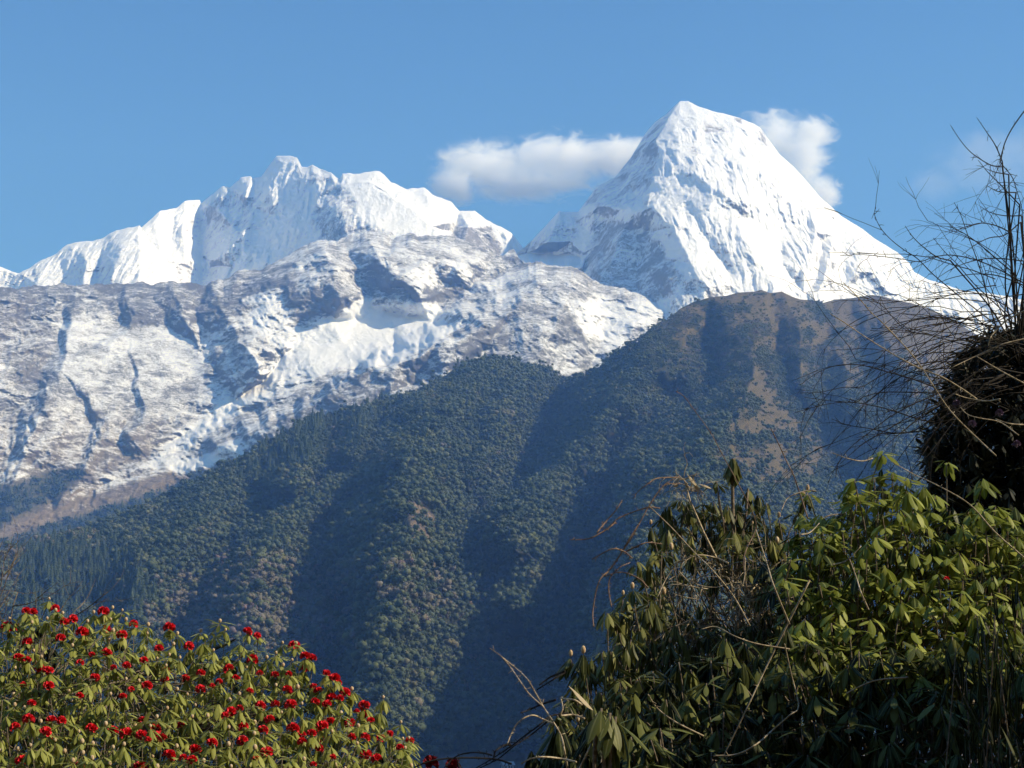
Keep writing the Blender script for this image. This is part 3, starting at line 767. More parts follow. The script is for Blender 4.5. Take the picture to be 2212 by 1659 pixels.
# single trees that stand out on the skyline of the near hill
M_skyl = NM('skyline_tree_foliage').set('Base Color', (0.026, 0.038, 0.02, 1)).m
sk_c = [mesh_np('crown', *conifer_crown(200 + k, 5.0, 14.0), M_skyl, False) for k in range(3)]
sk_b = [mesh_np('crown', *broad_crown(210 + k, 6.5, 8.0), M_skyl, False) for k in range(2)]
sk_t = mesh_np('trunk', *trunk_mesh(12, 0.35), M_bark)
spots = [(596, 0, 1.25, 'lone dark conifer on the skyline, farthest down the ridge'), (628, 1, 0.8, 'small conifer on the ridge, second up from the lone one'),
    (668, 2, 0.75, 'short skyline conifer below the cluster on the ridge bump'), (686, 0, 0.9, 'dark conifer at the left end of the skyline cluster'),
    (712, 3, 1.0, 'rounded skyline tree right of the conifer cluster start'), (738, 1, 1.05, 'tall conifer on the flat part of the ridge'),
    (752, 2, 1.2, 'tallest conifer of the flat ridge top'), (768, 0, 0.95, 'conifer next to the tallest one on the flat ridge top'),
    (786, 4, 1.0, 'round tree at the dip of the flat ridge'), (806, 1, 1.0, 'conifer just above the dip of the ridge'),
    (822, 2, 0.9, 'conifer on the ridge where it steepens'), (848, 3, 0.9, 'bushy skyline tree on the steepening ridge'),
    (1156, 4, 0.8, 'round tree on the small knob right of the wooded summit')]
for x, kd, s, lab in spots:
    y = float(np.interp(x, Lh.sx, Lh.sy)) + 4
    loc = Lh.at(x, y)
    r = empty('conifer_tree' if kd < 3 else 'broadleaf_tree', loc)
    r.scale = (s, s, s); r.rotation_euler.z = x
    tag(r, lab, 'tree', 'skyline trees on the wooded ridge')
    obj('crown', sk_c[kd] if kd < 3 else sk_b[kd - 3], r); obj('trunk', sk_t, r)

# white house far below, glimpsed between the bushes
hl = P(1096, 1652, 1250)
hs = empty('house', hl); hs.rotation_euler.z = R(20)
tag(hs, 'small white house with pale metal roof far below the hill', 'house')
M_white = NM('whitewash').set('Base Color', (0.7, 0.69, 0.66, 1)).m
M_tin = NM('tin_roof').set('Base Color', (0.45, 0.52, 0.58, 1)).set('Roughness', 0.4).m
V = np.array([(-4, -3, -9), (4, -3, -9), (4, 3, -9), (-4, 3, -9), (-4, -3, 0), (4, -3, 0), (4, 3, 0), (-4, 3, 0), (-4, 0, 2), (4, 0, 2)], float)
obj('wall', mesh_np('wall', V, [np.array([(0, 1, 5, 4), (1, 2, 6, 5), (2, 3, 7, 6), (3, 0, 4, 7)]), np.array([(5, 6, 9), (7, 4, 8)])], M_white, False), hs)
V = np.array([(-5, -4, -0.3), (5, -4, -0.3), (5, 0, 2.3), (-5, 0, 2.3), (5, 4, -0.3), (-5, 4, -0.3)], float)
V = np.concatenate([V, V + (0, 0, 0.2)])
obj('roof', mesh_np('roof', V, [np.array([(0, 3, 2, 1), (3, 5, 4, 2), (6, 7, 8, 9), (9, 8, 10, 11), (0, 1, 7, 6), (4, 5, 11, 10), (1, 2, 8, 7), (2, 4, 10, 8), (5, 3, 9, 11), (3, 0, 6, 9)])], M_tin, False), hs)
M_glass = NM('dark_glass').set('Base Color', (0.03, 0.04, 0.05, 1)).set('Roughness', 0.15).m
M_frame = NM('painted_frame').set('Base Color', (0.16, 0.10, 0.07, 1)).m
for k in (-2.2, 0.4, 2.4):
    V = np.array([(k - 0.5, -3.06, -2.4), (k + 0.5, -3.06, -2.4), (k + 0.5, -3.06, -1.0), (k - 0.5, -3.06, -1.0), (k - 0.5, -2.98, -2.4), (k + 0.5, -2.98, -2.4), (k + 0.5, -2.98, -1.0), (k - 0.5, -2.98, -1.0)])
    w_ = obj('window', mesh_np('window', V, [np.array([(0, 1, 2, 3), (0, 4, 5, 1), (1, 5, 6, 2), (2, 6, 7, 3), (3, 7, 4, 0)])], M_frame, False), hs)
    V = np.array([(k - 0.42, -3.09, -2.3), (k + 0.42, -3.09, -2.3), (k + 0.42, -3.09, -1.1), (k - 0.42, -3.09, -1.1)])
    V = np.concatenate([V, V + (0, 0.02, 0)])
    obj('pane', mesh_np('pane', V, [np.array([(0, 1, 2, 3), (0, 4, 5, 1), (1, 5, 6, 2), (2, 6, 7, 3), (3, 7, 4, 0)])], M_glass, False), w_)
# ------------------------------------------------------------------ foreground plants
def leaf_cloud(base, az, e0, droop, L, wd, fold, tint, K=6):
    """every leaf: a bent blade with a raised midrib; returns verts, quads, tint, rib"""
    N = len(base)
    t = np.linspace(0, 1, K + 1)
    el = e0[:, None] - droop[:, None] * (t[None, 1:] - 0.5 / K)
    st = (L / K)[:, None]
    r = np.concatenate([np.zeros((N, 1)), np.cumsum(np.cos(el) * st, 1)], 1)
    z = np.concatenate([np.zeros((N, 1)), np.cumsum(np.sin(el) * st, 1)], 1)
    ca, sa = np.cos(az)[:, None], np.sin(az)[:, None]
    mid = np.stack([base[:, 0:1] + ca * r, base[:, 1:2] + sa * r, base[:, 2:3] + z], -1)
    prof = np.where(t < 0.14, 0.10, np.sin(np.pi * np.clip((t - 0.10) / 0.92, 0, 1)) ** 0.62); prof[-1] = 0.02
    w = wd[:, None] * prof[None]
    e = e0[:, None] - droop[:, None] * t[None]
    nrm = np.stack([-ca * np.sin(e), -sa * np.sin(e), np.cos(e)], -1)
    side = np.stack([-sa + 0 * w, ca + 0 * w, 0 * w], -1)
    lf = mid - side * w[..., None] - nrm * (w * fold[:, None])[..., None]
    rt = mid + side * w[..., None] - nrm * (w * fold[:, None])[..., None]
    V = np.stack([lf, mid, rt], 2).reshape(-1, 3)
    i = (np.arange(N) * (K + 1) * 3)[:, None] + (np.arange(K) * 3)[None]
    q = np.concatenate([np.stack([i, i + 1, i + 4, i + 3], -1).reshape(-1, 4), np.stack([i + 1, i + 2, i + 5, i + 4], -1).reshape(-1, 4)])
    rib = np.tile(np.array([0.0, 1.0, 0.0]), N * (K + 1))
    return V, q, np.repeat(tint, (K + 1) * 3), rib

def whorls(tops, rng, n=(8, 13), L=(0.10, 0.15), wr=0.17, e0=(-0.9, 0.1), droop=(0.2, 0.9), tint=0.5, spread=0.22, tilt=0.5):
    B, A, E, Dp, LL, Tt = [], [], [], [], [], []
    for k, p in enumerate(tops):
        m = int(rng.integers(*n))
        a = np.arange(m) / m * 2 * np.pi + rng.uniform(0, 6.28) + rng.normal(0, 0.18, m)
        ta, tl = rng.uniform(0, 6.28), rng.uniform(0, tilt)
        base_e = rng.uniform(*e0)
        ee = base_e + rng.normal(0, 0.16, m) + tl * np.cos(a - ta)
        l = rng.uniform(*L) * rng.uniform(0.78, 1.12, m)
        B.append(np.repeat(p[None], m, 0) + np.stack([np.cos(a) * 0.012, np.sin(a) * 0.012, -rng.uniform(0, 0.03, m)], 1))
        A.append(a); E.append(ee); Dp.append(rng.uniform(*droop, m)); LL.append(l)
        tt = tint[k] if np.ndim(tint) else tint
        Tt.append(np.clip(tt + rng.normal(0, spread * 0.5) + rng.normal(0, spread * 0.5, m), 0, 1))
    B, A, E, Dp, LL, Tt = map(np.concatenate, (B, A, E, Dp, LL, Tt))
    return leaf_cloud(B, A, E, Dp, LL, LL * wr * rng.uniform(0.85, 1.15, len(LL)), rng.uniform(0.04, 0.28, len(LL)), Tt)

def tubes(lines, n=5):
    """lines: (points, radii) -> one mesh of tapering tubes"""
    V, Q, T, o = [], [], [], 0
    for pts, rad in lines:
        p = np.asarray(pts, float); m = len(p); rad = np.broadcast_to(rad, m)
        d = np.gradient(p, axis=0); d /= np.linalg.norm(d, axis=1)[:, None] + 1e-12
        ref = np.array([0.31, 0.87, 0.37]); a = np.cross(d, ref); a /= np.linalg.norm(a, axis=1)[:, None] + 1e-12
        b = np.cross(d, a)
        th = np.arange(n) / n * 2 * np.pi
        ring = p[:, None] + (a[:, None] * np.cos(th)[None, :, None] + b[:, None] * np.sin(th)[None, :, None]) * rad[:, None, None]
        V.append(ring.reshape(-1, 3)); V.append(p[[0, -1]])
        i = np.arange(m - 1)[:, None] * n; k = np.arange(n)[None]; k2 = (k + 1) % n
        Q.append(np.stack([o + i + k, o + i + k2, o + i + n + k2, o + i + n + k], -1).reshape(-1, 4))
        k = k[0]; k2 = k2[0]
        T.append(np.stack([0 * k + o + m * n, o + k2, o + k], -1))
        T.append(np.stack([0 * k + o + m * n + 1, o + (m - 1) * n + k, o + (m - 1) * n + k2], -1))
        o += m * n + 2
    return np.concatenate(V), [np.concatenate(Q), np.concatenate(T)]

def spline(pts, k=5):
    p = np.asarray(pts, float)
    if len(p) < 3: return np.array([p[0] + (p[-1] - p[0]) * t for t in np.linspace(0, 1, k + 1)])
    q = np.concatenate([[2 * p[0] - p[1]], p, [2 * p[-1] - p[-2]]])
    out = []
    for i in range(1, len(q) - 2):
        for t in np.arange(k) / k:
            a, b, c, d = q[i - 1:i + 3]
            out.append(0.5 * (2 * b + (c - a) * t + (2 * a - 5 * b + 4 * c - d) * t * t + (3 * b - a - 3 * c + d) * t ** 3))
    out.append(p[-1])
    return np.array(out)

def leaf_mat(name, a, b, c, ribc, rough=0.5, trans=0.2, spec=0.2):
    n = NM(name); t = n.attr('tint')
    col = n.mix(n.ramp(t, 0.0, 0.5), a, b); col = n.mix(n.ramp(t, 0.5, 1.0), col, c)
    co = n.coord()
    col = n.mix(n.math('MULTIPLY', n.ramp(n.noise(co, 40, 4, 0.6), 0.5, 0.75), 0.25), col, (0.12, 0.11, 0.04))
    col = n.mix(n.math('MULTIPLY', n.ramp(n.attr('rib'), 0.72, 1.0), 0.7), col, ribc)
    n.set('Base Color', col).set('Roughness', rough).set('Specular IOR Level', spec)
    tr = n.n.new('ShaderNodeBsdfTranslucent'); n.l.new(col, tr.inputs['Color'])
    mx = n.n.new('ShaderNodeMixShader'); mx.inputs[0].default_value = trans
    n.l.new(n.b.outputs[0], mx.inputs[1]); n.l.new(tr.outputs[0], mx.inputs[2])
    n.l.new(mx.outputs[0], n.n['Material Output'].inputs['Surface'])
    return n.m

def bark_mat(name, a, b, scale=60):
    n = NM(name); co = n.coord()
    n.set('Base Color', n.mix(n.ramp(n.noise(co, scale, 5, 0.65), 0.38, 0.62), a, b)).set('Roughness', 0.85)
    return n.m
M_leafL = leaf_mat('leaf_sunny_olive', (0.11, 0.13, 0.022), (0.245, 0.265, 0.048), (0.37, 0.38, 0.095), (0.40, 0.40, 0.14), trans=0.3)  # olive brightened to stand in for sun on the hanging leaves
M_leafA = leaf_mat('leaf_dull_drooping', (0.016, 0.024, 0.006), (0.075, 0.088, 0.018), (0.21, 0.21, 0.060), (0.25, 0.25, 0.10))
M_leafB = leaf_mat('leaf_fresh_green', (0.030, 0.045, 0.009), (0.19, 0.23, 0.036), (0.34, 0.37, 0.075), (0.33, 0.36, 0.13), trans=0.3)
M_leafC = leaf_mat('leaf_shaded_green', (0.007, 0.011, 0.004), (0.030, 0.040, 0.010), (0.15, 0.165, 0.048), (0.16, 0.17, 0.07), spec=0.08)  # shade put into the colour of hidden and low leaves
M_dead = leaf_mat('leaf_withered', (0.12, 0.085, 0.05), (0.22, 0.17, 0.10), (0.40, 0.33, 0.22), (0.42, 0.35, 0.24), 0.7, 0.1)
M_stem = bark_mat('stem_grey_brown', (0.10, 0.078, 0.058), (0.22, 0.18, 0.14))
M_pale = bark_mat('cane_pale', (0.24, 0.19, 0.13), (0.50, 0.42, 0.30))
M_cane = bark_mat('cane_dark', (0.008, 0.007, 0.006), (0.026, 0.020, 0.017))
M_thorn = bark_mat('cane_reddish', (0.13, 0.085, 0.065), (0.26, 0.18, 0.13))
n = NM('flower_red'); t = n.attr('tint')
n.set('Base Color', n.mix(t, (0.45, 0.008, 0.014), (0.88, 0.035, 0.060))).set('Roughness', 0.55).set('Specular IOR Level', 0.3); M_red = n.m
M_darkred = NM('flower_dark_red').set('Base Color', (0.16, 0.005, 0.01, 1)).m
M_bud = bark_mat('bud_cream', (0.42, 0.27, 0.15), (0.62, 0.50, 0.33), 90)
M_lilac = NM('flower_lilac').set('Base Color', (0.26, 0.19, 0.30, 1)).m

def truss(seed, r=0.048, n=13):
    """a rhododendron flower head: open bells packed over a dome"""
    rng = np.random.default_rng(seed); V, T, tn, o = [], [], [], 0
    for k in range(n):
        z = 1 - 1.25 * (k + 0.5) / n; a = k * 2.4 + rng.uniform(-0.3, 0.3)
        d = np.array([math.cos(a) * math.sqrt(max(0, 1 - z * z)), math.sin(a) * math.sqrt(max(0, 1 - z * z)), z])
        u = np.cross(d, (0.3, 0.2, 0.9)); u /= np.linalg.norm(u); w = np.cross(d, u)
        m = 10; th = np.arange(m) / m * 2 * np.pi
        R1 = r * 0.22; R2 = r * rng.uniform(0.46, 0.60)
        rr = np.where(np.arange(m) % 2 == 0, 1.0, 0.72)
        ctr = d * r * 0.15
        r1 = d * r * 0.62 + (u * np.cos(th)[:, None] + w * np.sin(th)[:, None]) * R1
        r2 = d * r * rng.uniform(0.95, 1.15) + (u * np.cos(th)[:, None] + w * np.sin(th)[:, None]) * (R2 * rr)[:, None] + rng.normal(0, r * 0.03, (m, 3))
        V += [ctr[None], r1, r2]; i = np.arange(m); j = (i + 1) % m
        T += [np.stack([0 * i + o, o + 1 + i, o + 1 + j], 1), np.stack([o + 1 + i, o + 1 + m + i, o + 1 + m + j], 1), np.stack([o + 1 + i, o + 1 + m + j, o + 1 + j], 1)]
        tn += [0.2] + [0.35] * m + list(rng.uniform(0.5, 1.0, m)); o += 1 + 2 * m
    return np.concatenate(V), [np.concatenate(T)], np.array(tn)

def buds(pts, rng, r=0.011, h=2.1):
    b = ICO2[0] * (1, 1, h)
    s = rng.uniform(0.75, 1.25, len(pts)) * r
    V = (pts[:, None] + b[None] * s[:, None, None]).reshape(-1, 3)
    T = (ICO2[1][None] + (np.arange(len(pts)) * len(b))[:, None, None]).reshape(-1, 3)
    return V, [T]

def pick(poly, n, sep, rng, have=(), tries=40):
    """scatter points in a polygon at least sep apart"""
    poly = np.array(poly, float); lo, hi = poly.min(0), poly.max(0)
    pts = [tuple(p) for p in have]
    out = []
    for _ in range(n * tries):
        if len(out) >= n: break
        q = rng.uniform(lo, hi)
        if not inpoly(q[0:1], q[1:2], poly)[0]: continue
        if pts and np.min(np.hypot(*(np.array(pts) - q).T)) < sep: continue
        pts.append(tuple(q)); out.append(q)
    return np.array(out)

def stems_for(tops, base, rng, drop=(0.2, 0.5), r=0.005, nb=10, jitter=0.25, inward=0.35):
    """twigs from every whorl to a fork, forks gathered into boughs that reach the root"""
    lines = []
    ctr = tops.mean(0)
    boughs = tops[rng.choice(len(tops), min(nb, len(tops)), False)] + rng.normal(0, 0.1, (min(nb, len(tops)), 3)) - (0, 0, 0.75)
    boughs = boughs + (base - boughs) * 0.25 * (1, 1, 0)
    for b in boughs:
        m = (b + base) / 2 + rng.normal(0, jitter, 3) * (1, 1, 0.3) + np.array([0, 0, 0.2])
        p = spline([base + rng.normal(0, 0.08, 3) * (1, 1, 0), m, b], 7)
        p[1:-1] += rng.normal(0, 0.02, p[1:-1].shape)
        lines.append((p, np.linspace(r * 4.5, r * 1.7, len(p))))
    for p in tops:
        b = boughs[np.argmin(np.linalg.norm(boughs - p, axis=1) + rng.uniform(0, 0.3, len(boughs)))]
        f = p + np.array([0, 0, -rng.uniform(*drop)]) + (b - p) * (1, 1, 0) * inward * rng.uniform(0.2, 0.7) + rng.normal(0, 0.05, 3)
        q = spline([b, (b + f) / 2 + rng.normal(0, 0.08, 3), f, p - (0, 0, 0.01)], 5)
        lines.append((q, np.linspace(r * 1.5, r * 0.7, len(q))))
    return lines

def plant(name, label, cat, group, loc):
    e = empty(name, loc); tag(e, label, cat, group); return e

def add_leaves(root, tops, rng, mat, name='leaves', **k):
    V, q, t, rib = whorls(tops, rng, **k)
    return obj(name, mesh_np(name, local(V, root), [q], mat, True, {'tint': t, 'rib': rib}), root)

def add_tubes(root, lines, mat, name='branches', n=5):
    V, Q = tubes(lines, n)
    return obj(name, mesh_np(name, local(V, root), Q, mat), root)

# ---- left: flowering rhododendron
rng = np.random.default_rng(11)
FL6 = [(235,155),(292,165),(485,135),(70,295),(565,250),(640,230),(900,160),(720,340),(530,390),(245,420),(1060,360),(1160,270),(1470,300),(2140,330),(2090,290),(1640,465),(1380,480),(1250,580),(930,515),(800,530),(340,645),(430,670),(240,575),(170,560),(990,640),(1100,625),(700,600),(830,730),(1430,745),(1610,735),(1740,690),(1980,650),(2050,735),(1140,830),(1070,890),(1280,800),(210,790),(430,800),(700,885),(285,950),(1840,800),(1740,830),(1900,760),(2080,990),(2000,1030),(1950,1055),(450,1095),(540,1100),(260,1090),(140,1155),(800,1170),(1240,1095),(1570,1140),(405,1200),(985,1190),(1095,1210),(1230,1225),(1290,1265),(1350,1235),(1410,1250),(2110,1155),(2105,1265),(1840,1290),(1695,1350),(1470,1400),(1590,1420),(1665,1440),(205,1450),(1210,1490),(710,1500)]
FL7 = [(295,235),(355,265),(580,325),(650,385),(690,400),(325,410),(180,460),(225,520),(465,500),(550,495),(640,465),(370,490),(780,490),(830,520),(850,545),(540,595),(310,600),(700,570),(730,600),(810,640),(860,645),(780,680),(890,610),(465,680),(250,705),(195,730),(375,690),(560,685),(710,665),(965,725),(1010,745),(1050,780),(1010,690),(430,775),(390,840),(270,820),(575,830),(630,870),(750,815),(800,790),(935,880),(1015,885),(1170,860),(1290,905),(1230,945),(265,905),(630,910),(415,975),(345,1020),(730,950),(820,1005),(1020,990),(1085,1015),(700,1050),(690,860)]
fl = np.array([(x / 4, y / 4 + 1278.7) for x, y in FL6 if x < 2000] + [(x * .3516 + 432, y * .3516 + 1278.7) for x, y in FL7])
LSKY = [(-60, 1335), (0, 1335), (60, 1328), (95, 1312), (106, 1296), (120, 1318), (160, 1338), (200, 1322), (240, 1318), (272, 1338), (300, 1352), (345, 1364), (400, 1372), (470, 1352),
        (520, 1362), (560, 1382), (640, 1402), (670, 1434), (720, 1464), (760, 1502), (800, 1540), (826, 1520), (836, 1550), (860, 1572), (882, 1590), (892, 1618), (900, 1700), (900, 1760), (-60, 1760)]
lx, ly = np.array(LSKY[:-3]).T
def left_depth(x, y):
    return 16.3 - 3.6 * np.clip((y - np.interp(x, lx, ly)) / 380, 0, 1) - 0.6 * sstep(600, 900, x)
tops_t = np.array([(106, 1297), (202, 1326), (243, 1316), (264, 1322), (272, 1342), (120, 1322), (135, 1328), (290, 1356), (318, 1372), (383, 1372), (475, 1345), (487, 1364), (434, 1366), (320, 1353), (610, 1392), (640, 1393), (828, 1510), (866, 1564),
                   (760, 1492), (20, 1340), (55, 1330), (883, 1598), (875, 1620), (870, 1600)])
have = np.concatenate([tops_t, fl + (0, 4)])
extra = pick(LSKY, 420, 21, rng, have)
extra = extra[(extra[:, 1] > np.interp(extra[:, 0], lx, ly) + 14)]
keep = fbm(extra[:, 0] / 70, extra[:, 1] / 55, 3, 501) > -0.22
front = np.concatenate([tops_t, fl + (0, 5), extra[keep]])
T1 = P(front[:, 0], front[:, 1], left_depth(front[:, 0], front[:, 1]) + rng.normal(0, 0.22, len(front)))
ex2 = pick(LSKY, 330, 22, rng); ex2 = ex2[ex2[:, 1] > np.interp(ex2[:, 0], lx, ly) + 22]
T2 = P(ex2[:, 0], ex2[:, 1], left_depth(ex2[:, 0], ex2[:, 1]) + rng.uniform(0.5, 2.4, len(ex2)))
ex3 = pick(LSKY, 300, 24, rng); ex3 = ex3[ex3[:, 1] > np.interp(ex3[:, 0], lx, ly) + 34]
T3 = P(ex3[:, 0], ex3[:, 1], left_depth(ex3[:, 0], ex3[:, 1]) + rng.uniform(1.6, 3.4, len(ex3)))
base = np.array([-3.7, 15.6, -1.8])
root = plant('rhododendron_bush', 'broad rhododendron bush covered in red flowers', 'bush', 'rhododendron bushes', tuple(base))
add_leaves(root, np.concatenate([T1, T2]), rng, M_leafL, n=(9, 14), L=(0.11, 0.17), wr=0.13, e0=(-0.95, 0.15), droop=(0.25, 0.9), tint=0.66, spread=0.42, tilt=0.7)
add_leaves(root, T3, rng, M_leafC, 'inner_leaves', n=(10, 15), L=(0.13, 0.19), wr=0.2, e0=(-1.1, 0.2), droop=(0.2, 0.8), tint=0.3, spread=0.4, tilt=0.8)  # darker leaf colour stands in for shade inside the bush
lines = stems_for(np.concatenate([T1, T2]), base, rng, r=0.0055, nb=44, jitter=0.5)
add_tubes(root, lines, M_stem)
bp = T1[:24]; bp = np.concatenate([bp, T1[24 + len(fl):][rng.uniform(0, 1, len(T1) - 24 - len(fl)) < 0.55]])
V, Tq = buds(bp + (0, 0, 0.02), rng, 0.016, 1.25)
tag(obj('bud', mesh_np('bud', local(V, root), Tq, M_bud), root), kind='stuff')
trs = [truss(k, 0.049, 12 + k % 3) for k in range(5)]
tms = [mesh_np('flower', v, q, M_red, False, {'tint': t}) for v, q, t in trs]
fpos = T1[24:24 + len(fl)] + (0, -0.04, 0.005)
order = np.argsort(np.linalg.norm(fpos, axis=1))
for k in order[:100]:
    o = obj('flower', tms[k % 5], root, tuple(fpos[k] - base))
    s = rng.uniform(0.55, 1.05); o.scale = (s, s, s * 0.9); o.rotation_euler = (rng.uniform(-0.4, 0.4), rng.uniform(-0.4, 0.4), rng.uniform(0, 6.28))
V, Tq, tn, o_ = [], [], [], 0
deep = T2[rng.choice(len(T2), 14, False)] + (0, 0, 0.02)
for k, p in enumerate(np.concatenate([fpos[order[100:]], deep])):
    v, q, t = trs[k % 5]
    V.append(v * rng.uniform(0.8, 1.15) + p - base); Tq.append(q[0] + o_); tn.append(t); o_ += len(v)
tag(obj('flower', mesh_np('flower', np.concatenate(V), [np.concatenate(Tq)], M_red, False, {'tint': np.concatenate(tn)}), root), kind='stuff')

# ---- twig generator
def twig(p, d, L, r, depth, rng, out, droop=0.15, split=(2, 4), shrink=0.62, wig=0.22):
    k = 6; pts = [np.array(p, float)]; d = np.array(d, float); d /= np.linalg.norm(d)
    for i in range(k):
        d = d + rng.normal(0, wig / k ** 0.5, 3) + np.array([0, 0, -droop / k]); d /= np.linalg.norm(d)
        pts.append(pts[-1] + d * L / k)
    out.append((np.array(pts), np.linspace(r, r * 0.45, k + 1)))
    if depth > 0:
        for _ in range(int(rng.integers(*split))):
            j = int(rng.integers(2, k + 1)); dd = d + rng.normal(0, 0.55, 3)
            twig(pts[j], dd, L * shrink * rng.uniform(0.7, 1.2), r * 0.6, depth - 1, rng, out, droop, split, shrink, wig)

rng = np.random.default_rng(5)
bl = P(-25, 1480, 18.5); out = []
for k in range(9):
    twig(bl + rng.normal(0, 0.12, 3), (rng.uniform(-0.3, 0.6), rng.uniform(-0.3, 0.3), 1.0), rng.uniform(0.8, 1.3), 0.012, 3, rng, out, -0.05)
root = plant('bare_shrub', 'leafless twiggy shrub rising behind the red flowers at the frame edge', 'shrub', None, tuple(P(-25, 1480, 18.5) * (1, 1, 0) + (0, 0, -1.8)))
out.append((np.array([np.array(root.location), bl]), np.array([0.03, 0.02])))
add_tubes(root, out, M_stem)

# ---- right: the tall drooping rhododendron
def to_world(pts, D, rng=None, wob=0.0):
    pts = np.array(pts, float)
    d = D + (rng.normal(0, wob, len(pts)) if wob else 0)
    return P(pts[:, 0], pts[:, 1], d)
rng = np.random.default_rng(21)
A_POLY = [(1150, 1700), (1165, 1600), (1190, 1545), (1225, 1520), (1240, 1440), (1270, 1418), (1310, 1395), (1315, 1335), (1335, 1305), (1370, 1275), (1400, 1245), (1385, 1215), (1405, 1195), (1405, 1165), (1425, 1115),
          (1465, 1088), (1560, 1070), (1640, 1085), (1670, 1125), (1700, 1190), (1720, 1420), (1720, 1700)]
A_TOPS = [(1548, 1037), (1616, 1052), (1637, 1068), (1655, 1083), (1467, 1077), (1489, 1081), (1443, 1092), (1537, 1105), (1500, 1095), (1441, 1140), (1406, 1136), (1366, 1274), (1434, 1285), (1346, 1289),
          (1311, 1320), (1683, 1120), (1703, 1155), (1679, 1175), (1642, 1190), (1745, 1061), (1736, 1075), (1410, 1190), (1375, 1212), (1493, 1337), (1395, 1311), (1572, 1090), (1595, 1085), (1470, 1130), (1520, 1150), (1560, 1165), (1260, 1413), (1233, 1420), (1720, 1100)]
hole = [(1425, 1195), (1500, 1180), (1600, 1200), (1640, 1260), (1600, 1350), (1520, 1330), (1440, 1270)]
ex = pick(A_POLY, 360, 18, rng, A_TOPS)
ex = ex[~inpoly(ex[:, 0], ex[:, 1], hole) | (rng.uniform(0, 1, len(ex)) < 0.16)]
at = np.concatenate([np.array(A_TOPS, float), ex])
def a_depth(x, y): return 8.6 - 1.0 * np.clip((y - 1050) / 600, 0, 1) - 0.4 * sstep(1500, 1300, x)
TA = P(at[:, 0], at[:, 1], a_depth(at[:, 0], at[:, 1]) + rng.normal(0, 0.15, len(at)))
ex2 = pick(A_POLY, 210, 24, rng); ex2 = ex2[~inpoly(ex2[:, 0], ex2[:, 1], hole) | (rng.uniform(0, 1, len(ex2)) < 0.25)]
ex2 = ex2 + (6, 16)
TA2 = P(ex2[:, 0], ex2[:, 1], a_depth(ex2[:, 0], ex2[:, 1]) + rng.uniform(0.35, 1.5, len(ex2)))
base = np.array([1.0, 8.9, -1.8])
root = plant('rhododendron_bush', 'tall rhododendron with drooping dull leaves and a tangle of dead twigs', 'bush', 'rhododendron bushes', tuple(base))
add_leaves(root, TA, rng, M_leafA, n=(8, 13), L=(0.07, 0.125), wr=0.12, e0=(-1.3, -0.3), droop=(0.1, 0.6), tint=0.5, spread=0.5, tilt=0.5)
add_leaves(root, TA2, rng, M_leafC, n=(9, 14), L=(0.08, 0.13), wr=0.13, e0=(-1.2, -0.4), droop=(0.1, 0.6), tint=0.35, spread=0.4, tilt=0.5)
one = to_world([(1584, 988), (1584, 990)], 8.5)
add_leaves(root, one, rng, M_leafA, n=(9, 12), L=(0.115, 0.14), wr=0.17, e0=(-1.3, -1.15), droop=(0.05, 0.4), tint=0.6, spread=0.3, tilt=0.1)
lines = stems_for(np.concatenate([TA, TA2[::2]]), base, rng, r=0.0042, nb=20, jitter=0.2)
lines.append((to_world([(1584, 990), (1582, 1040), (1583, 1110), (1590, 1230), (1600, 1400), (1610, 1560)], 8.5), np.linspace(0.007, 0.017, 6)))
lines.append((to_world([(1616, 1056), (1612, 1110), (1598, 1190), (1596, 1260)], 8.5), np.linspace(0.005, 0.008, 4)))
lines.append((to_world([(1548, 1040), (1555, 1100), (1575, 1160), (1592, 1240)], 8.5), np.linspace(0.005, 0.008, 4)))
add_tubes(root, lines, M_stem)
out = []
for k in range(46):
    p = P(rng.uniform(1430, 1640), rng.uniform(1230, 1350), rng.uniform(7.9, 8.7))
    twig(p, rng.normal(0, 1, 3) * (1, 0.6, 0.8), rng.uniform(0.2, 0.42), 0.0032, 2, rng, out, 0.25, (2, 4), 0.6, 0.5)
for k in range(16):
    p = P(rng.uniform(1455, 1500), rng.uniform(1028, 1065), rng.uniform(8.1, 8.3))
    twig(p, rng.normal(0, 1, 3) * (1, 0.6, 0.7), rng.uniform(0.06, 0.16), 0.0028, 1, rng, out, 0.5, (2, 4), 0.6, 0.6)
out.append((to_world([(1478, 1036), (1490, 1080), (1520, 1150), (1570, 1250)], 8.3), np.array([0.004, 0.005, 0.006, 0.008])))
add_tubes(root, out, M_pale, 'dead_twigs', 4)
bp = np.concatenate([TA[[10, 11, 12, 13, 15, 17, 19, 20, 30, 31]], TA[33:][rng.uniform(0, 1, len(TA) - 33) < 0.14]])
V, Tq = buds(bp + (0, 0, 0.02), rng, 0.010, 1.7)
tag(obj('bud', mesh_np('bud', local(V, root), Tq, M_bud), root), kind='stuff')
# withered leaves caught at the top of the dead twigs
wl_ = np.array([[x, y] for x, y in [(1470, 1030), (1484, 1024), (1492, 1030), (1478, 1040), (1500, 1040), (1508, 1046), (1464, 1044), (1495, 1052)]], float)
pw = P(wl_[:, 0], wl_[:, 1], 8.2)
V, q, t, rib = leaf_cloud(pw, rng.uniform(-0.9, 3.9, 8), rng.uniform(-0.9, 0.2, 8), rng.uniform(0.2, 1.2, 8), rng.uniform(0.05, 0.09, 8), np.full(8, 0.012), np.full(8, 0.9), rng.uniform(0.4, 1, 8))
obj('withered_leaves', mesh_np('withered_leaves', local(V, root), [q], M_dead, True, {'tint': t, 'rib': rib}), root)

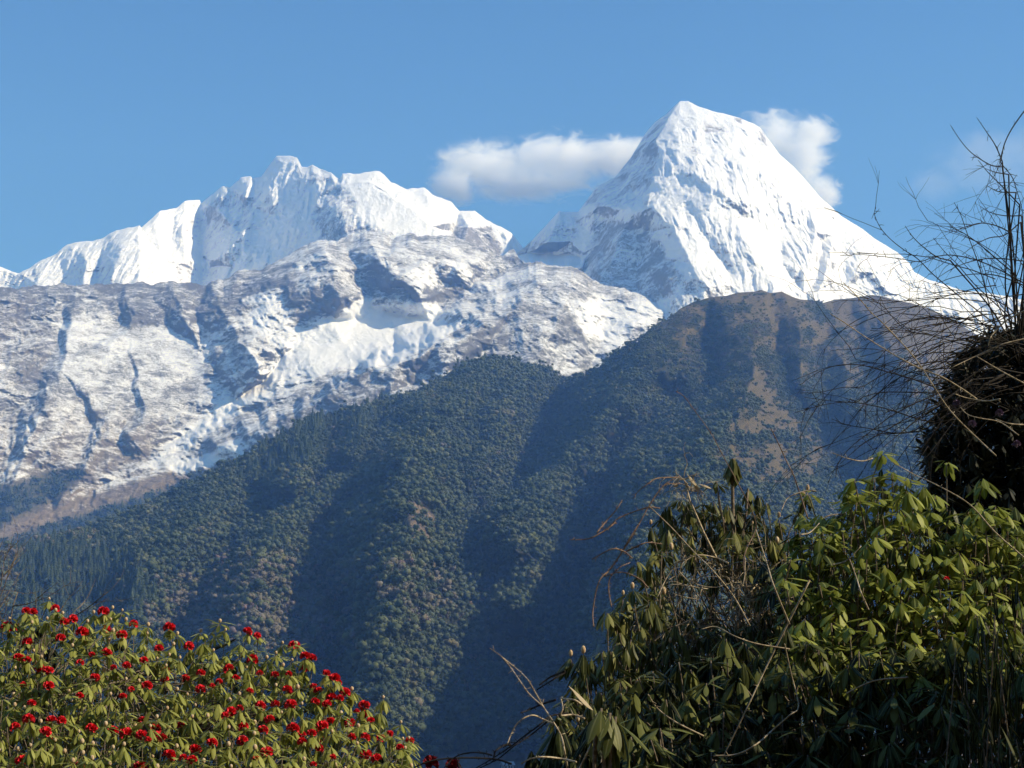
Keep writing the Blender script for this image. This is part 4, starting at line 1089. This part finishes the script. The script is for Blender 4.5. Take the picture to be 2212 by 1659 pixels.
# ---- right: fresh green rhododendron in the sun
rng = np.random.default_rng(31)
B_TOPS = [(1906, 974), (1928, 1018), (1845, 1031), (1889, 1029), (1993, 1052), (1915, 1060), (1871, 1104), (1746, 1064), (2123, 1034), (2045, 995), (1795, 1148), (1889, 1156), (1951, 1164), (2048, 1120), (2079, 1130), (1803, 1239),
          (1918, 1268), (1842, 1292), (1975, 1289), (1923, 1315), (1847, 1325), (1795, 1341), (1834, 1354), (1876, 1362), (2011, 1221), (2105, 1250), (1960, 1060), (1775, 1110), (1820, 1080), (1940, 1100), (2010, 1100), (2150, 1090)]
B_POLY = [(1690, 1180), (1720, 1110), (1790, 1085), (1840, 1045), (1890, 1000), (1960, 1030), (2030, 1060), (2080, 1080), (2200, 1090), (2260, 1200), (2260, 1480), (1700, 1480)]
ex = pick(B_POLY, 260, 23, rng, B_TOPS)
bt = np.concatenate([np.array(B_TOPS, float), ex])
def b_depth(x, y): return 7.9 - 0.9 * np.clip((y - 980) / 450, 0, 1)
TB = P(bt[:, 0], bt[:, 1], b_depth(bt[:, 0], bt[:, 1]) + rng.normal(0, 0.12, len(bt)))
ex2 = pick(B_POLY, 170, 28, rng) + (0, 22)
TB2 = P(ex2[:, 0], ex2[:, 1], b_depth(ex2[:, 0], ex2[:, 1]) + rng.uniform(0.3, 1.6, len(ex2)))
base = np.array([2.1, 8.4, -1.8])
root = plant('rhododendron_bush', 'fresh green rhododendron catching the sun in front of the dark shrub', 'bush', 'rhododendron bushes', tuple(base))
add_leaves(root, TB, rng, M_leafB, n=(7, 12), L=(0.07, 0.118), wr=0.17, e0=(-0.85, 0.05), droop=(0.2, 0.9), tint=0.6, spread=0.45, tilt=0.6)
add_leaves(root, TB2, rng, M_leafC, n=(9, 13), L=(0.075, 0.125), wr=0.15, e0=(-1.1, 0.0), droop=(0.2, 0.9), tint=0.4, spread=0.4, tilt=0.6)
add_tubes(root, stems_for(np.concatenate([TB, TB2[::3]]), base, rng, r=0.0045, nb=16, jitter=0.25), M_stem)
tr = mesh_np('flower', *truss(9, 0.012, 7)[:2], M_red, False, {'tint': truss(9, 0.012, 7)[2]})
for x, y in ((2045, 1251),):
    obj('flower', tr, root, tuple(P(x, y, 7.2) - base))

# ---- right: shaded rhododendron along the bottom
rng = np.random.default_rng(41)
C_TOPS = [(1743, 1381), (1695, 1354), (1802, 1407), (1855, 1402), (1610, 1386), (1568, 1375), (1759, 1556), (1701, 1577), (1658, 1620), (1844, 1524), (1908, 1529), (1616, 1503), (1674, 1492), (1515, 1529), (1472, 1487),
          (2057, 1370), (2142, 1402), (1934, 1407), (2009, 1413), (1790, 1470), (1730, 1450), (1560, 1440), (1880, 1460), (1990, 1480), (1690, 1640), (1770, 1640), (1840, 1610), (1920, 1600)]
C_POLY = [(1330, 1500), (1400, 1440), (1560, 1400), (1700, 1375), (1900, 1400), (2260, 1380), (2260, 1760), (1330, 1760)]
ex = pick(C_POLY, 240, 27, rng, C_TOPS)
ct = np.concatenate([np.array(C_TOPS, float), ex])
def c_depth(x, y): return 6.9 - 0.9 * np.clip((y - 1380) / 350, 0, 1)
TC = P(ct[:, 0], ct[:, 1], c_depth(ct[:, 0], ct[:, 1]) + rng.normal(0, 0.12, len(ct)))
ex2 = pick(C_POLY, 200, 28, rng) + (0, 25)
TC2 = P(ex2[:, 0], ex2[:, 1], c_depth(ex2[:, 0], ex2[:, 1]) + rng.uniform(0.3, 1.5, len(ex2)))
base = np.array([1.5, 7.1, -1.8])
root = plant('rhododendron_bush', 'rhododendron with shade-darkened leaves along the bottom edge, below the fresh green one', 'bush', 'rhododendron bushes', tuple(base))
add_leaves(root, TC, rng, M_leafC, n=(8, 12), L=(0.075, 0.14), wr=0.13, e0=(-1.1, 0.05), droop=(0.1, 0.7), tint=0.6, spread=0.6, tilt=0.6)
add_leaves(root, TC2, rng, M_leafC, n=(9, 13), L=(0.08, 0.13), wr=0.13, e0=(-1.2, -0.2), droop=(0.1, 0.7), tint=0.25, spread=0.4, tilt=0.6)
add_tubes(root, stems_for(np.concatenate([TC, TC2[::3]]), base, rng, r=0.0045, nb=14, jitter=0.25), M_stem)

# ---- lower middle: big-leaved young rhododendron with bent dead stems
rng = np.random.default_rng(51)
D_POLY = [(1120, 1700), (1150, 1600), (1200, 1560), (1270, 1545), (1340, 1580), (1400, 1620), (1420, 1760), (1120, 1760)]
ex = pick(D_POLY, 44, 24, rng)
TD = P(ex[:, 0], ex[:, 1], 6.0 + rng.uniform(0.2, 1.1, len(ex)))
big = to_world([(1299, 1530), (1330, 1548), (1318, 1540)], 5.7)
base = np.array([0.35, 6.0, -1.8])
root = plant('rhododendron_bush', 'low rhododendron with long hanging leaves and one pale curled dead leaf', 'bush', 'rhododendron bushes', tuple(base))
add_leaves(root, big, rng, M_leafA, n=(6, 9), L=(0.14, 0.17), wr=0.13, e0=(-1.25, -0.7), droop=(0.3, 0.7), tint=0.6, spread=0.3, tilt=0.4)
add_leaves(root, TD, rng, M_leafC, n=(8, 12), L=(0.11, 0.16), wr=0.14, e0=(-1.35, -0.6), droop=(0.1, 0.6), tint=0.25, spread=0.3, tilt=0.4)
lines = stems_for(TD, base, rng, r=0.0045, nb=8, jitter=0.15)
for p in big: lines.append((spline([p, p - (0.02, 0, 0.3), base + (0.1, 0, 0.4)], 5), np.linspace(0.005, 0.012, 11)))
add_tubes(root, lines, M_stem)
pl = to_world([(1229, 1482), (1279, 1530)], 5.6)
V, q, t, rib = leaf_cloud(pl[:1], np.array([0.05]), np.array([-0.62]), np.array([0.32]), np.array([0.118]), np.array([0.011]), np.array([1.2]), np.array([1.0]))
obj('dead_leaf', mesh_np('dead_leaf', local(V, root), [q], M_dead, True, {'tint': t, 'rib': rib}), root)
dr = mesh_np('flower', *truss(9, 0.03, 9)[:2], M_darkred, False)
obj('flower', dr, root, tuple(P(931, 1651, 6.4) - base)); obj('flower', dr, root, tuple(P(979, 1658, 6.4) - base))

# ---- right edge: dark evergreen shrub with lilac blossom
rng = np.random.default_rng(61)
base = np.array([3.35, 9.9, -1.8])
root = plant('evergreen_shrub', 'evergreen shrub with backlit shade in its near-black leaves and a few lilac flower clusters under the bare twigs', 'shrub', None, tuple(base))
E_POLY = [(1996, 960), (2010, 915), (2030, 880), (2050, 820), (2070, 770), (2110, 730), (2160, 705), (2230, 690), (2420, 700), (2560, 800), (2600, 1000), (2560, 1300), (2300, 1400), (2050, 1200), (2010, 1020)]
n_ = 4600
lo, hi = np.min(E_POLY, 0), np.max(E_POLY, 0)
q_ = rng.uniform(lo, hi, (n_ * 3, 2)); q_ = q_[inpoly(q_[:, 0], q_[:, 1], E_POLY)][:n_]
dd = 9.9 + rng.uniform(-1, 1, len(q_)) ** 3 * 0.75 + rng.normal(0, 0.2, len(q_))
TE = P(q_[:, 0], q_[:, 1], dd)
M_dark = leaf_mat('leaf_near_black', (0.006, 0.009, 0.006), (0.012, 0.017, 0.010), (0.03, 0.035, 0.018), (0.02, 0.025, 0.014), 0.6, 0.05)  # backlit shade of the shrub put into the leaf colour
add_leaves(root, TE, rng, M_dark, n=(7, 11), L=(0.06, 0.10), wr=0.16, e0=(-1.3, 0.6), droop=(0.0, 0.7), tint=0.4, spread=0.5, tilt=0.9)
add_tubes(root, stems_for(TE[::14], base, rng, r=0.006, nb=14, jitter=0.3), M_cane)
for k, (x, y) in enumerate(((2066, 873), (2100, 917), (2159, 893), (2196, 960))):
    V, q, t = truss(60 + k, 0.022, 12)
    obj('flower', mesh_np('flower', V, q, M_lilac, False), root, tuple(P(x, y, 9.0) - base))

# ---- right edge: evergreen bush, its out-of-picture body added to shade the low plants
rng = np.random.default_rng(66)
base = np.array([3.1, 5.9, -1.8])
root = plant('evergreen_shrub', 'dark broad-leaved evergreen bush at the bottom right corner, cut by the frame, its unseen body added for shade', 'shrub', None, tuple(base))
m = 1500
th = rng.uniform(0, 6.28, m); uu = rng.uniform(0, 1, m) ** 0.45; zz = rng.uniform(-1.5, 1.0, m)
rad = np.sqrt(np.clip(1 - (np.maximum(zz, 0) / 1.05) ** 2, 0.05, 1)) * (0.82 + 0.3 * noise(th * 1.3, zz * 1.7, 5))
TF = base + np.stack([np.cos(th) * uu * rad * 1.25, np.sin(th) * uu * rad * 1.15, 1.8 + np.where(zz > 0, zz * 1.55, zz)], 1)
TF[:, 2] += 0.12 * noise(TF[:, 0] * 2.2, TF[:, 1] * 2.2, 9)
add_leaves(root, TF, rng, M_leafC, n=(8, 12), L=(0.09, 0.15), wr=0.15, e0=(-1.2, -0.1), droop=(0.1, 0.7), tint=0.3, spread=0.4, tilt=0.6)
add_tubes(root, stems_for(TF[::5], base, rng, r=0.005, nb=16, jitter=0.25), M_stem)

# ---- right edge: bare arching shrub
rng = np.random.default_rng(71)
CANES = [
 [(2210, 560), (2210, 498), (2208, 453), (2197, 414), (2186, 382), (2163, 353), (2163, 343), (2170, 311), (2186, 278), (2214, 238)],
 [(2053, 270), (2073, 301), (2095, 327), (2121, 346), (2144, 358), (2165, 359)], [(2110, 254), (2131, 285), (2150, 314), (2165, 349)],
 [(2113, 346), (2134, 372), (2163, 401), (2203, 443)], [(2128, 364), (2150, 372), (2179, 377)], [(2132, 401), (2157, 414), (2195, 416)], [(2118, 446), (2137, 458), (2170, 466), (2207, 466)],
 [(1892, 448), (1889, 463), (1902, 492), (1924, 517), (1953, 540), (1982, 559), (2015, 592), (2060, 630), (2105, 666), (2150, 700)],
 [(1814, 552), (1856, 550), (1895, 553), (1944, 559), (1986, 565), (2015, 556), (2047, 551), (2082, 555), (2121, 566), (2163, 585), (2212, 612)],
 [(2024, 601), (2060, 579), (2105, 563), (2153, 558), (2212, 564)], [(2021, 614), (2057, 600), (2105, 592), (2157, 596), (2212, 617)],
 [(1955, 488), (1973, 513), (1995, 534), (2024, 555), (2053, 563)], [(2016, 514), (2040, 543), (2069, 572), (2105, 614), (2153, 659), (2185, 690)],
 [(2061, 437), (2076, 466), (2089, 504), (2105, 546), (2121, 595), (2137, 659), (2150, 700)], [(2050, 485), (2063, 495), (2082, 504), (2115, 527), (2157, 563), (2190, 590)],
 [(2079, 550), (2105, 530), (2137, 514), (2170, 508), (2205, 480)], [(2066, 498), (2092, 488), (2121, 482), (2153, 488), (2182, 502)],
 [(1955, 714), (1969, 713), (1990, 705), (2045, 698), (2100, 699), (2155, 705)], [(1995, 640), (2034, 630), (2073, 627), (2121, 637), (2170, 659), (2205, 690)],
 [(1728, 832), (1761, 808), (1794, 793), (1831, 787), (1868, 790), (1916, 803), (1969, 818), (2012, 834)], [(1728, 849), (1772, 847), (1820, 837), (1859, 836), (1881, 825), (1916, 805), (1958, 792), (2012, 782), (2056, 781), (2110, 770)],
 [(1716, 892), (1756, 880), (1805, 870), (1850, 870), (1903, 880), (1947, 893), (1985, 906), (2020, 912)], [(1737, 858), (1794, 866), (1850, 868), (1864, 858), (1903, 848), (1947, 847), (2019, 849), (2070, 850)],
 [(1805, 1033), (1811, 1002), (1837, 967), (1881, 932), (1925, 899), (1969, 875), (2012, 856), (2070, 830), (2130, 790)], [(1815, 1002), (1859, 963), (1903, 936), (1947, 910), (2001, 884), (2034, 866), (2090, 830)],
 [(1907, 967), (1947, 934), (1990, 899), (2034, 871), (2100, 820)], [(1986, 755), (2023, 742), (2067, 735), (2133, 740), (2190, 745)],
 [(1797, 905), (1830, 918), (1881, 926), (1925, 935), (1975, 930), (2030, 890)], [(1850, 945), (1890, 938), (1940, 935), (1990, 930), (2040, 900)],
 [(2190, 460), (2178, 520), (2185, 580), (2195, 650), (2205, 720)], [(2120, 560), (2140, 620), (2165, 680), (2190, 740)], [(2060, 640), (2100, 680), (2150, 720), (2200, 750)]]
base = np.array([3.1, 9.2, -1.8])
root = plant('bare_shrub', 'leafless shrub with long dark arching twigs against sky and snow', 'shrub', None, tuple(base))
px9 = 7.4 / F
hub = P(2200, 790, 9.5)
tw = []
for c in CANES:
    Dn = 8.8 + rng.uniform(-0.35, 0.4)
    c = np.array(c, float)
    ends = c[-1]
    pts = spline(P(c[:, 0], c[:, 1], Dn + np.linspace(-0.15, 0.1, len(c)) + 0 * c[:, 0]), 5)
    # carry the cane on to the heart of the shrub
    i0 = -1 if ends[0] > c[0, 0] else 0
    rr = np.linspace(0.7, 1.9, len(pts)) * px9
    V, Q = tubes([(pts, rr)], 5)
    obj('stem', mesh_np('stem', V - base, Q, M_cane), root)
    tw.append((spline([pts[-1], (pts[-1] + hub) / 2 + rng.normal(0, 0.04, 3), hub], 4), np.linspace(1.9, 2.2, 9) * px9))
    for j in range(2, len(pts) - 2):
        if rng.uniform() < 0.40:
            d = rng.normal(0, 1, 3) * (1, 0.5, 1); d /= np.linalg.norm(d)
            l = rng.uniform(0.012, 0.05)
            tw.append((np.array([pts[j], pts[j] + d * l * 0.5, pts[j] + d * l + rng.normal(0, 0.004, 3)]), np.array([0.9, 0.7, 0.45]) * px9))
        if rng.uniform() < 0.10:
            twig(pts[j], (pts[j] - pts[j + 1]) + rng.normal(0, 0.6, 3) * np.linalg.norm(pts[j] - pts[j + 1]), rng.uniform(0.12, 0.4), 0.8 * px9, 1, rng, tw, 0.3)
for k in range(50):     # the fan of finer shoots reaching out to the left and down
    a = rng.uniform(-0.7, 0.6)
    p = hub + rng.normal(0, 0.12, 3) + np.array([-0.2, -0.5, rng.uniform(-0.3, 0.35)])
    twig(p, (-1.0, rng.uniform(-0.25, 0.2), a), rng.uniform(0.45, 1.0), 1.5 * px9, 2, rng, tw, 0.55, (2, 4), 0.5, 0.25)
for k in range(7):
    p = hub + rng.normal(0, 0.1, 3) + np.array([rng.uniform(-0.2, 0.3), -0.5, rng.uniform(0, 0.3)])
    twig(p, (rng.uniform(-0.7, 0.4), 0, 1.0), rng.uniform(0.4, 0.8), 1.3 * px9, 2, rng, tw, 0.1, (2, 4), 0.5, 0.25)
for k in range(6):
    tw.append((spline([base + rng.normal(0, 0.1, 3) * (1, 1, 0), (base + hub) / 2 + rng.normal(0, 0.1, 3), hub], 5), np.linspace(0.016, 0.008, 11)))
tag(add_tubes(root, tw, M_cane, 'twigs', 4), kind='stuff')

# ---- pale climbing canes woven through the bushes
def climber(label, canes, D, mat, wpx, rng, spur=0.25, name='bramble', off=None, group='brambles'):
    k0 = np.array(canes[0][0], float)
    b = P(k0[0], k0[1], D) * (1, 1, 0) + (0, 0, -1.8)
    root = plant(name, label, 'bramble', group, tuple(b))
    for c in canes:
        c = np.array(c, float); w = wpx * rng.uniform(0.8, 1.2)
        Dn = D + rng.uniform(-0.15, 0.15)
        pts = spline(P(c[:, 0], c[:, 1], Dn + rng.normal(0, 0.04, len(c))), 6)
        L = [(pts, np.linspace(0.55, 1.0, len(pts)) * w * Dn / F)]
        for j in range(1, len(pts) - 1):
            if rng.uniform() < spur:
                d = rng.normal(0, 1, 3) * (1, 0.6, 1); d /= np.linalg.norm(d); l = rng.uniform(0.006, 0.022)
                L.append((np.array([pts[j], pts[j] + d * l]), np.array([0.5, 0.25]) * w * Dn / F))
        V, Q = tubes(L, 6)
        obj('stem', mesh_np('stem', V - b, Q, mat), root)
    return root
rng = np.random.default_rng(81)
climber('pale bare canes slanting down across the brown hillside and fresh green bush', [
    [(1822, 611), (1855, 644), (1881, 674), (1903, 694), (1951, 744), (1982, 781), (2015, 831), (2039, 869), (2063, 899), (2100, 936), (2152, 985)],
    [(1794, 678), (1826, 698), (1868, 727), (1916, 757), (1947, 775), (1990, 797), (2034, 814), (2075, 838), (2110, 862)],
    [(2056, 794), (2111, 768), (2165, 744), (2220, 730)], [(2135, 746), (2139, 731), (2148, 718), (2176, 691), (2220, 668)],
    [(2060, 850), (2090, 860), (2130, 866), (2160, 862)], [(2075, 880), (2090, 895), (2115, 903), (2160, 912), (2200, 940)], [(2150, 905), (2180, 915), (2220, 918)],
    [(1798, 978), (1830, 990), (1862, 996), (1885, 990)], [(1928, 998), (1975, 1025), (2020, 1046), (2094, 1089), (2150, 1150), (2215, 1207)], [(2110, 770), (2160, 800), (2215, 830)]],
    6.8, M_pale, 1.7, rng, 0.3)
climber('two thin lone canes standing above the drooping bush before the hill', [
    [(1460, 845), (1478, 857), (1505, 893), (1535, 935), (1567, 994), (1602, 1059), (1629, 1116), (1631, 1147), (1607, 1204), (1613, 1274)],
    [(1665, 925), (1680, 955), (1698, 994), (1714, 1026), (1729, 1070), (1745, 1120)]], 6.9, M_thorn, 1.6, rng, 0.35)
climber('reddish thorny canes arching from the dead twigs down to the left', [
    [(1467, 1029), (1432, 1050), (1401, 1094), (1373, 1147), (1351, 1182), (1322, 1225), (1294, 1256), (1281, 1317), (1282, 1354)],
    [(1469, 1044), (1436, 1048), (1410, 1081), (1384, 1125), (1362, 1160), (1333, 1208), (1305, 1245)], [(1368, 1077), (1379, 1061), (1401, 1044), (1421, 1033), (1467, 1031)],
    [(1279, 1162), (1311, 1142), (1331, 1123), (1357, 1110), (1401, 1096), (1425, 1098)], [(1279, 1208), (1322, 1186), (1349, 1192), (1365, 1206)], [(1230, 1166), (1270, 1164), (1300, 1150), (1330, 1128)],
    [(1362, 1215), (1340, 1225), (1318, 1248), (1315, 1276), (1321, 1311)], [(1305, 1245), (1343, 1236), (1380, 1250), (1400, 1270)], [(1344, 1080), (1332, 1100), (1310, 1125), (1290, 1150)],
    [(1430, 1175), (1400, 1172), (1380, 1178), (1350, 1192)]], 7.5, M_thorn, 1.8, rng, 0.6)
climber('pale looping canes tangled through the front of the drooping bush', [
    [(1441, 1227), (1483, 1205), (1515, 1199), (1547, 1205), (1573, 1216)], [(1610, 1205), (1608, 1248), (1600, 1269), (1584, 1269), (1573, 1248)],
    [(1695, 1391), (1709, 1455), (1725, 1524), (1706, 1545), (1669, 1577), (1632, 1609), (1589, 1630), (1541, 1633)], [(1834, 1205), (1850, 1248), (1860, 1280), (1876, 1317)],
    [(1547, 1665), (1611, 1535), (1664, 1423), (1749, 1253)], [(1828, 1498), (1887, 1471), (1961, 1463)], [(1515, 1359), (1547, 1354), (1589, 1375), (1637, 1391), (1706, 1402)],
    [(1403, 1094), (1449, 1138), (1497, 1190), (1541, 1234), (1585, 1289), (1620, 1352)], [(1633, 1144), (1659, 1225), (1672, 1267), (1705, 1348)], [(1688, 1103), (1699, 1079), (1716, 1068), (1745, 1060), (1763, 1061)],
    [(1420, 1290), (1445, 1240), (1480, 1200)], [(1770, 1130), (1750, 1150), (1730, 1155)], [(1400, 1500), (1420, 1530), (1460, 1560), (1520, 1590)], [(1860, 1180), (1830, 1210), (1800, 1220)]],
    5.95, M_pale, 1.8, rng, 0.2)
climber('dark and pale bent canes over the low bush beside the valley gap', [
    [(1058, 1400), (1084, 1419), (1104, 1443), (1126, 1475), (1144, 1500), (1174, 1527)], [(1084, 1419), (1114, 1443), (1139, 1467), (1154, 1492), (1174, 1527), (1189, 1550), (1211, 1587), (1219, 1620), (1226, 1660)],
    [(1096, 1607), (1109, 1575), (1126, 1555), (1151, 1545), (1176, 1555), (1199, 1565)], [(1126, 1650), (1144, 1640), (1174, 1635), (1214, 1639), (1244, 1646)], [(1289, 1542), (1276, 1570), (1280, 1595), (1269, 1625), (1251, 1662)],
    [(1212, 1510), (1216, 1530), (1212, 1545), (1238, 1544), (1262, 1552)], [(1210, 1508), (1240, 1512), (1256, 1522)]], 5.6, M_pale, 2.2, rng, 0.3)
climber('thick dark stem with thin tendrils leaning out over the valley gap', [
    [(1024, 1662), (1069, 1635), (1104, 1612), (1126, 1595), (1164, 1567), (1189, 1547), (1226, 1540)], [(1030, 1662), (1075, 1640), (1110, 1612), (1150, 1585), (1190, 1552)],
    [(896, 1657), (939, 1642), (1004, 1637), (1069, 1640), (1104, 1650)], [(961, 1657), (984, 1635), (1014, 1626), (1044, 1627), (1064, 1632)], [(1066, 1635), (1071, 1622), (1089, 1610), (1104, 1609)],
    [(986, 1637), (990, 1650), (995, 1664)], [(1125, 1540), (1145, 1532), (1174, 1520), (1200, 1512)], [(1165, 1480), (1190, 1462), (1220, 1450)], [(1160, 1490), (1195, 1468), (1222, 1452)]], 6.2, M_cane, 2.2, rng, 0.5)

# ---- right corner: bamboo with narrow hanging leaves
rng = np.random.default_rng(91)
base = np.array([1.75, 5.9, -1.8])
root = plant('bamboo_plant', 'slender dark bamboo with narrow hanging leaves in the shaded corner', 'bamboo', None, tuple(base))
lines, lb, la = [], [], []
for k in range(11):
    x1 = rng.uniform(2010, 2280); y1 = rng.uniform(1230, 1460)
    top = P(x1, y1, rng.uniform(5.5, 6.2)); foot = base + rng.normal(0, 0.12, 3) * (1, 1, 0)
    mid = (top + foot) / 2 + np.array([rng.normal(0, 0.08), rng.normal(0, 0.08), 0.15])
    c = spline([foot, mid, top], 9); lines.append((c, np.linspace(0.006, 0.002, len(c))))
    for j in range(7, len(c)):
        for _ in range(3):
            lb.append(c[j] + rng.normal(0, 0.03, 3)); la.append(rng.uniform(0, 6.28))
lb, la = np.array(lb), np.array(la); m = len(lb)
V, q, t, rib = leaf_cloud(lb, la, rng.uniform(-1.4, -0.6, m), rng.uniform(0.1, 0.6, m), rng.uniform(0.09, 0.16, m), np.full(m, 0.007), np.full(m, 0.2), np.clip(rng.normal(0.2, 0.2, m), 0, 1))
obj('leaves', mesh_np('leaves', local(V, root), [q], M_leafC, True, {'tint': t, 'rib': rib}), root)
add_tubes(root, lines, M_stem, 'culms')
# ------------------------------------------------------------------ air: haze box and clouds beyond it
def box_mesh(name, a, b, mat):
    (x0, y0, z0), (x1, y1, z1) = a, b
    V = [(x0, y0, z0), (x1, y0, z0), (x1, y1, z0), (x0, y1, z0), (x0, y0, z1), (x1, y0, z1), (x1, y1, z1), (x0, y1, z1)]
    Fq = [(0, 3, 2, 1), (4, 5, 6, 7), (0, 1, 5, 4), (1, 2, 6, 5), (2, 3, 7, 6), (3, 0, 4, 7)]
    return mesh_np(name, V, [np.array(Fq)], mat, False)

def volume_mat(name):
    m = bpy.data.materials.new(name); m.use_nodes = True
    t = m.node_tree; t.nodes.remove(t.nodes['Principled BSDF'])
    v = t.nodes.new('ShaderNodeVolumePrincipled')
    t.links.new(v.outputs[0], t.nodes['Material Output'].inputs['Volume'])
    return m, t, v
m, t, v = volume_mat('haze_air')
v.inputs['Color'].default_value = (0.19, 0.42, 1.0, 1)
v.inputs['Absorption Color'].default_value = (1, 1, 1, 1)
v.inputs['Density'].default_value = 1.1e-4
v.inputs['Anisotropy'].default_value = 0.0
hz = obj('haze', box_mesh('haze', (-7200, -2200, -420), (7200, 6900, 2700), m))
hz['kind'] = 'stuff'

def cloud(outline, D, thick, name, label, dens, seed):
    """a cloud bank: closed hull round its outline, vapour density from noise inside"""
    pts = np.array(outline, float)
    cx, cyy = pts.mean(0)
    a, b = ray(pts[:, 0], pts[:, 1]); a0, b0 = ray(cx, cyy)
    c = P(cx, cyy, D)
    nr = 9; rings = []
    ex = pts - (cx, cyy)
    for k in range(nr):
        th = math.pi * (k + 0.5) / nr
        r = math.sin(th) ** 0.6; yy = -math.cos(th) * thick
        q = P(cx + ex[:, 0] * r, cyy + ex[:, 1] * r, D)
        q = q + np.array([0, 1, 0]) * yy
        rings.append(q)
    V = np.concatenate(rings + [[c + np.array([0, -thick, 0])], [c + np.array([0, thick, 0])]])
    n = len(pts); Q = []; T = []
    for k in range(nr - 1):
        for i in range(n):
            Q.append((k * n + i, k * n + (i + 1) % n, (k + 1) * n + (i + 1) % n, (k + 1) * n + i))
    f, l = nr * n, nr * n + 1
    for i in range(n):
        T.append((f, (i + 1) % n, i)); T.append((l, (nr - 1) * n + i, (nr - 1) * n + (i + 1) % n))
    ext = np.array([np.ptp(V[:, k]) / 2 for k in range(3)])
    mid = np.array([(V[:, k].max() + V[:, k].min()) / 2 for k in range(3)])
    V = V - mid
    m, t, v = volume_mat(name + '_vapour')
    N, L = t.nodes, t.links
    tc = N.new('ShaderNodeTexCoord')
    def mth(op, x, y=0.0):
        q = N.new('ShaderNodeMath'); q.operation = op
        for s_, val in zip(q.inputs, (x, y)):
            if isinstance(val, bpy.types.NodeSocket): L.new(val, s_)
            else: s_.default_value = val
        return q.outputs[0]
    def blob(center, rad):
        mp = N.new('ShaderNodeMapping'); mp.vector_type = 'TEXTURE'
        mp.inputs['Location'].default_value = center; mp.inputs['Scale'].default_value = rad
        L.new(tc.outputs['Object'], mp.inputs['Vector'])
        vl = N.new('ShaderNodeVectorMath'); vl.operation = 'LENGTH'; L.new(mp.outputs[0], vl.inputs[0])
        return mth('SUBTRACT', 1.0, vl.outputs['Value'])
    return V, [np.array(Q), np.array(T)], mid, ext, m, t, v, N, L, tc, mth, blob

def make_cloud(outline, blobs, D, thick, label, dens, seed, nscale, thr, amp):
    V, Fc, mid, ext, m, t, v, N, L, tc, mth, blob = cloud(outline, D, thick, 'cloud', label, dens, seed)
    sh = None
    for (x, y, rx, ry) in blobs:
        c = P(x, y, D) - mid
        k = D / F
        b = blob(tuple(c), (rx * k, thick * 0.9, ry * k))
        sh = b if sh is None else mth('MAXIMUM', sh, b)
    nz = N.new('ShaderNodeTexNoise'); nz.inputs['Scale'].default_value = nscale; nz.inputs['Detail'].default_value = 7
    nz.inputs['Roughness'].default_value = 0.66; nz.inputs['Distortion'].default_value = 0.9
    mp = N.new('ShaderNodeMapping'); mp.inputs['Location'].default_value = (seed * 31.0, seed * 7.0, 0); mp.inputs['Scale'].default_value = (0.8, 0.8, 1.3)
    L.new(tc.outputs['Object'], mp.inputs['Vector']); L.new(mp.outputs[0], nz.inputs['Vector'])
    d = mth('ADD', sh, mth('MULTIPLY', mth('SUBTRACT', nz.outputs[0], 0.5), amp))
    mr = N.new('ShaderNodeMapRange'); mr.interpolation_type = 'SMOOTHSTEP'
    L.new(d, mr.inputs[0]); mr.inputs[1].default_value = thr; mr.inputs[2].default_value = thr + 0.8
    L.new(mth('MULTIPLY', mr.outputs[0], dens), v.inputs['Density'])
    v.inputs['Color'].default_value = (1, 1, 1, 1); v.inputs['Anisotropy'].default_value = 0.0
    o = obj('cloud', mesh_np('cloud', V, Fc, m, True), None, tuple(mid))
    tag(o, label, 'cloud')
    return o
make_cloud([(900, 400), (905, 340), (960, 305), (1060, 280), (1160, 262), (1260, 268), (1340, 270), (1420, 262), (1450, 330), (1430, 400), (1330, 430), (1230, 450), (1120, 450), (1010, 460), (940, 440)],
           [(1215, 345, 190, 66), (1050, 360, 130, 62), (1340, 340, 130, 52), (980, 400, 70, 45), (1130, 395, 190, 42)], 7700, 210, 'long white cloud bank drifting left of the pyramid peak', 0.024, 3, 0.009, 0.03, 2.1)
make_cloud([(1560, 300), (1570, 235), (1640, 215), (1720, 230), (1800, 260), (1830, 310), (1820, 380), (1830, 440), (1780, 470), (1700, 450), (1620, 400)],
           [(1670, 300, 100, 72), (1720, 340, 90, 75), (1750, 290, 60, 40), (1775, 420, 55, 38)], 7600, 190, 'ragged white cloud behind the right shoulder of the pyramid peak', 0.022, 8, 0.010, 0.05, 2.2)
make_cloud([(1930, 420), (1960, 330), (2060, 270), (2200, 230), (2330, 240), (2330, 380), (2200, 440), (2060, 470)],
           [(2150, 350, 190, 90), (2250, 310, 120, 70), (2020, 400, 80, 50)], 7800, 200, 'thin veil of cloud behind the bare twigs at upper right', 0.0012, 12, 0.005, 0.0, 1.6)
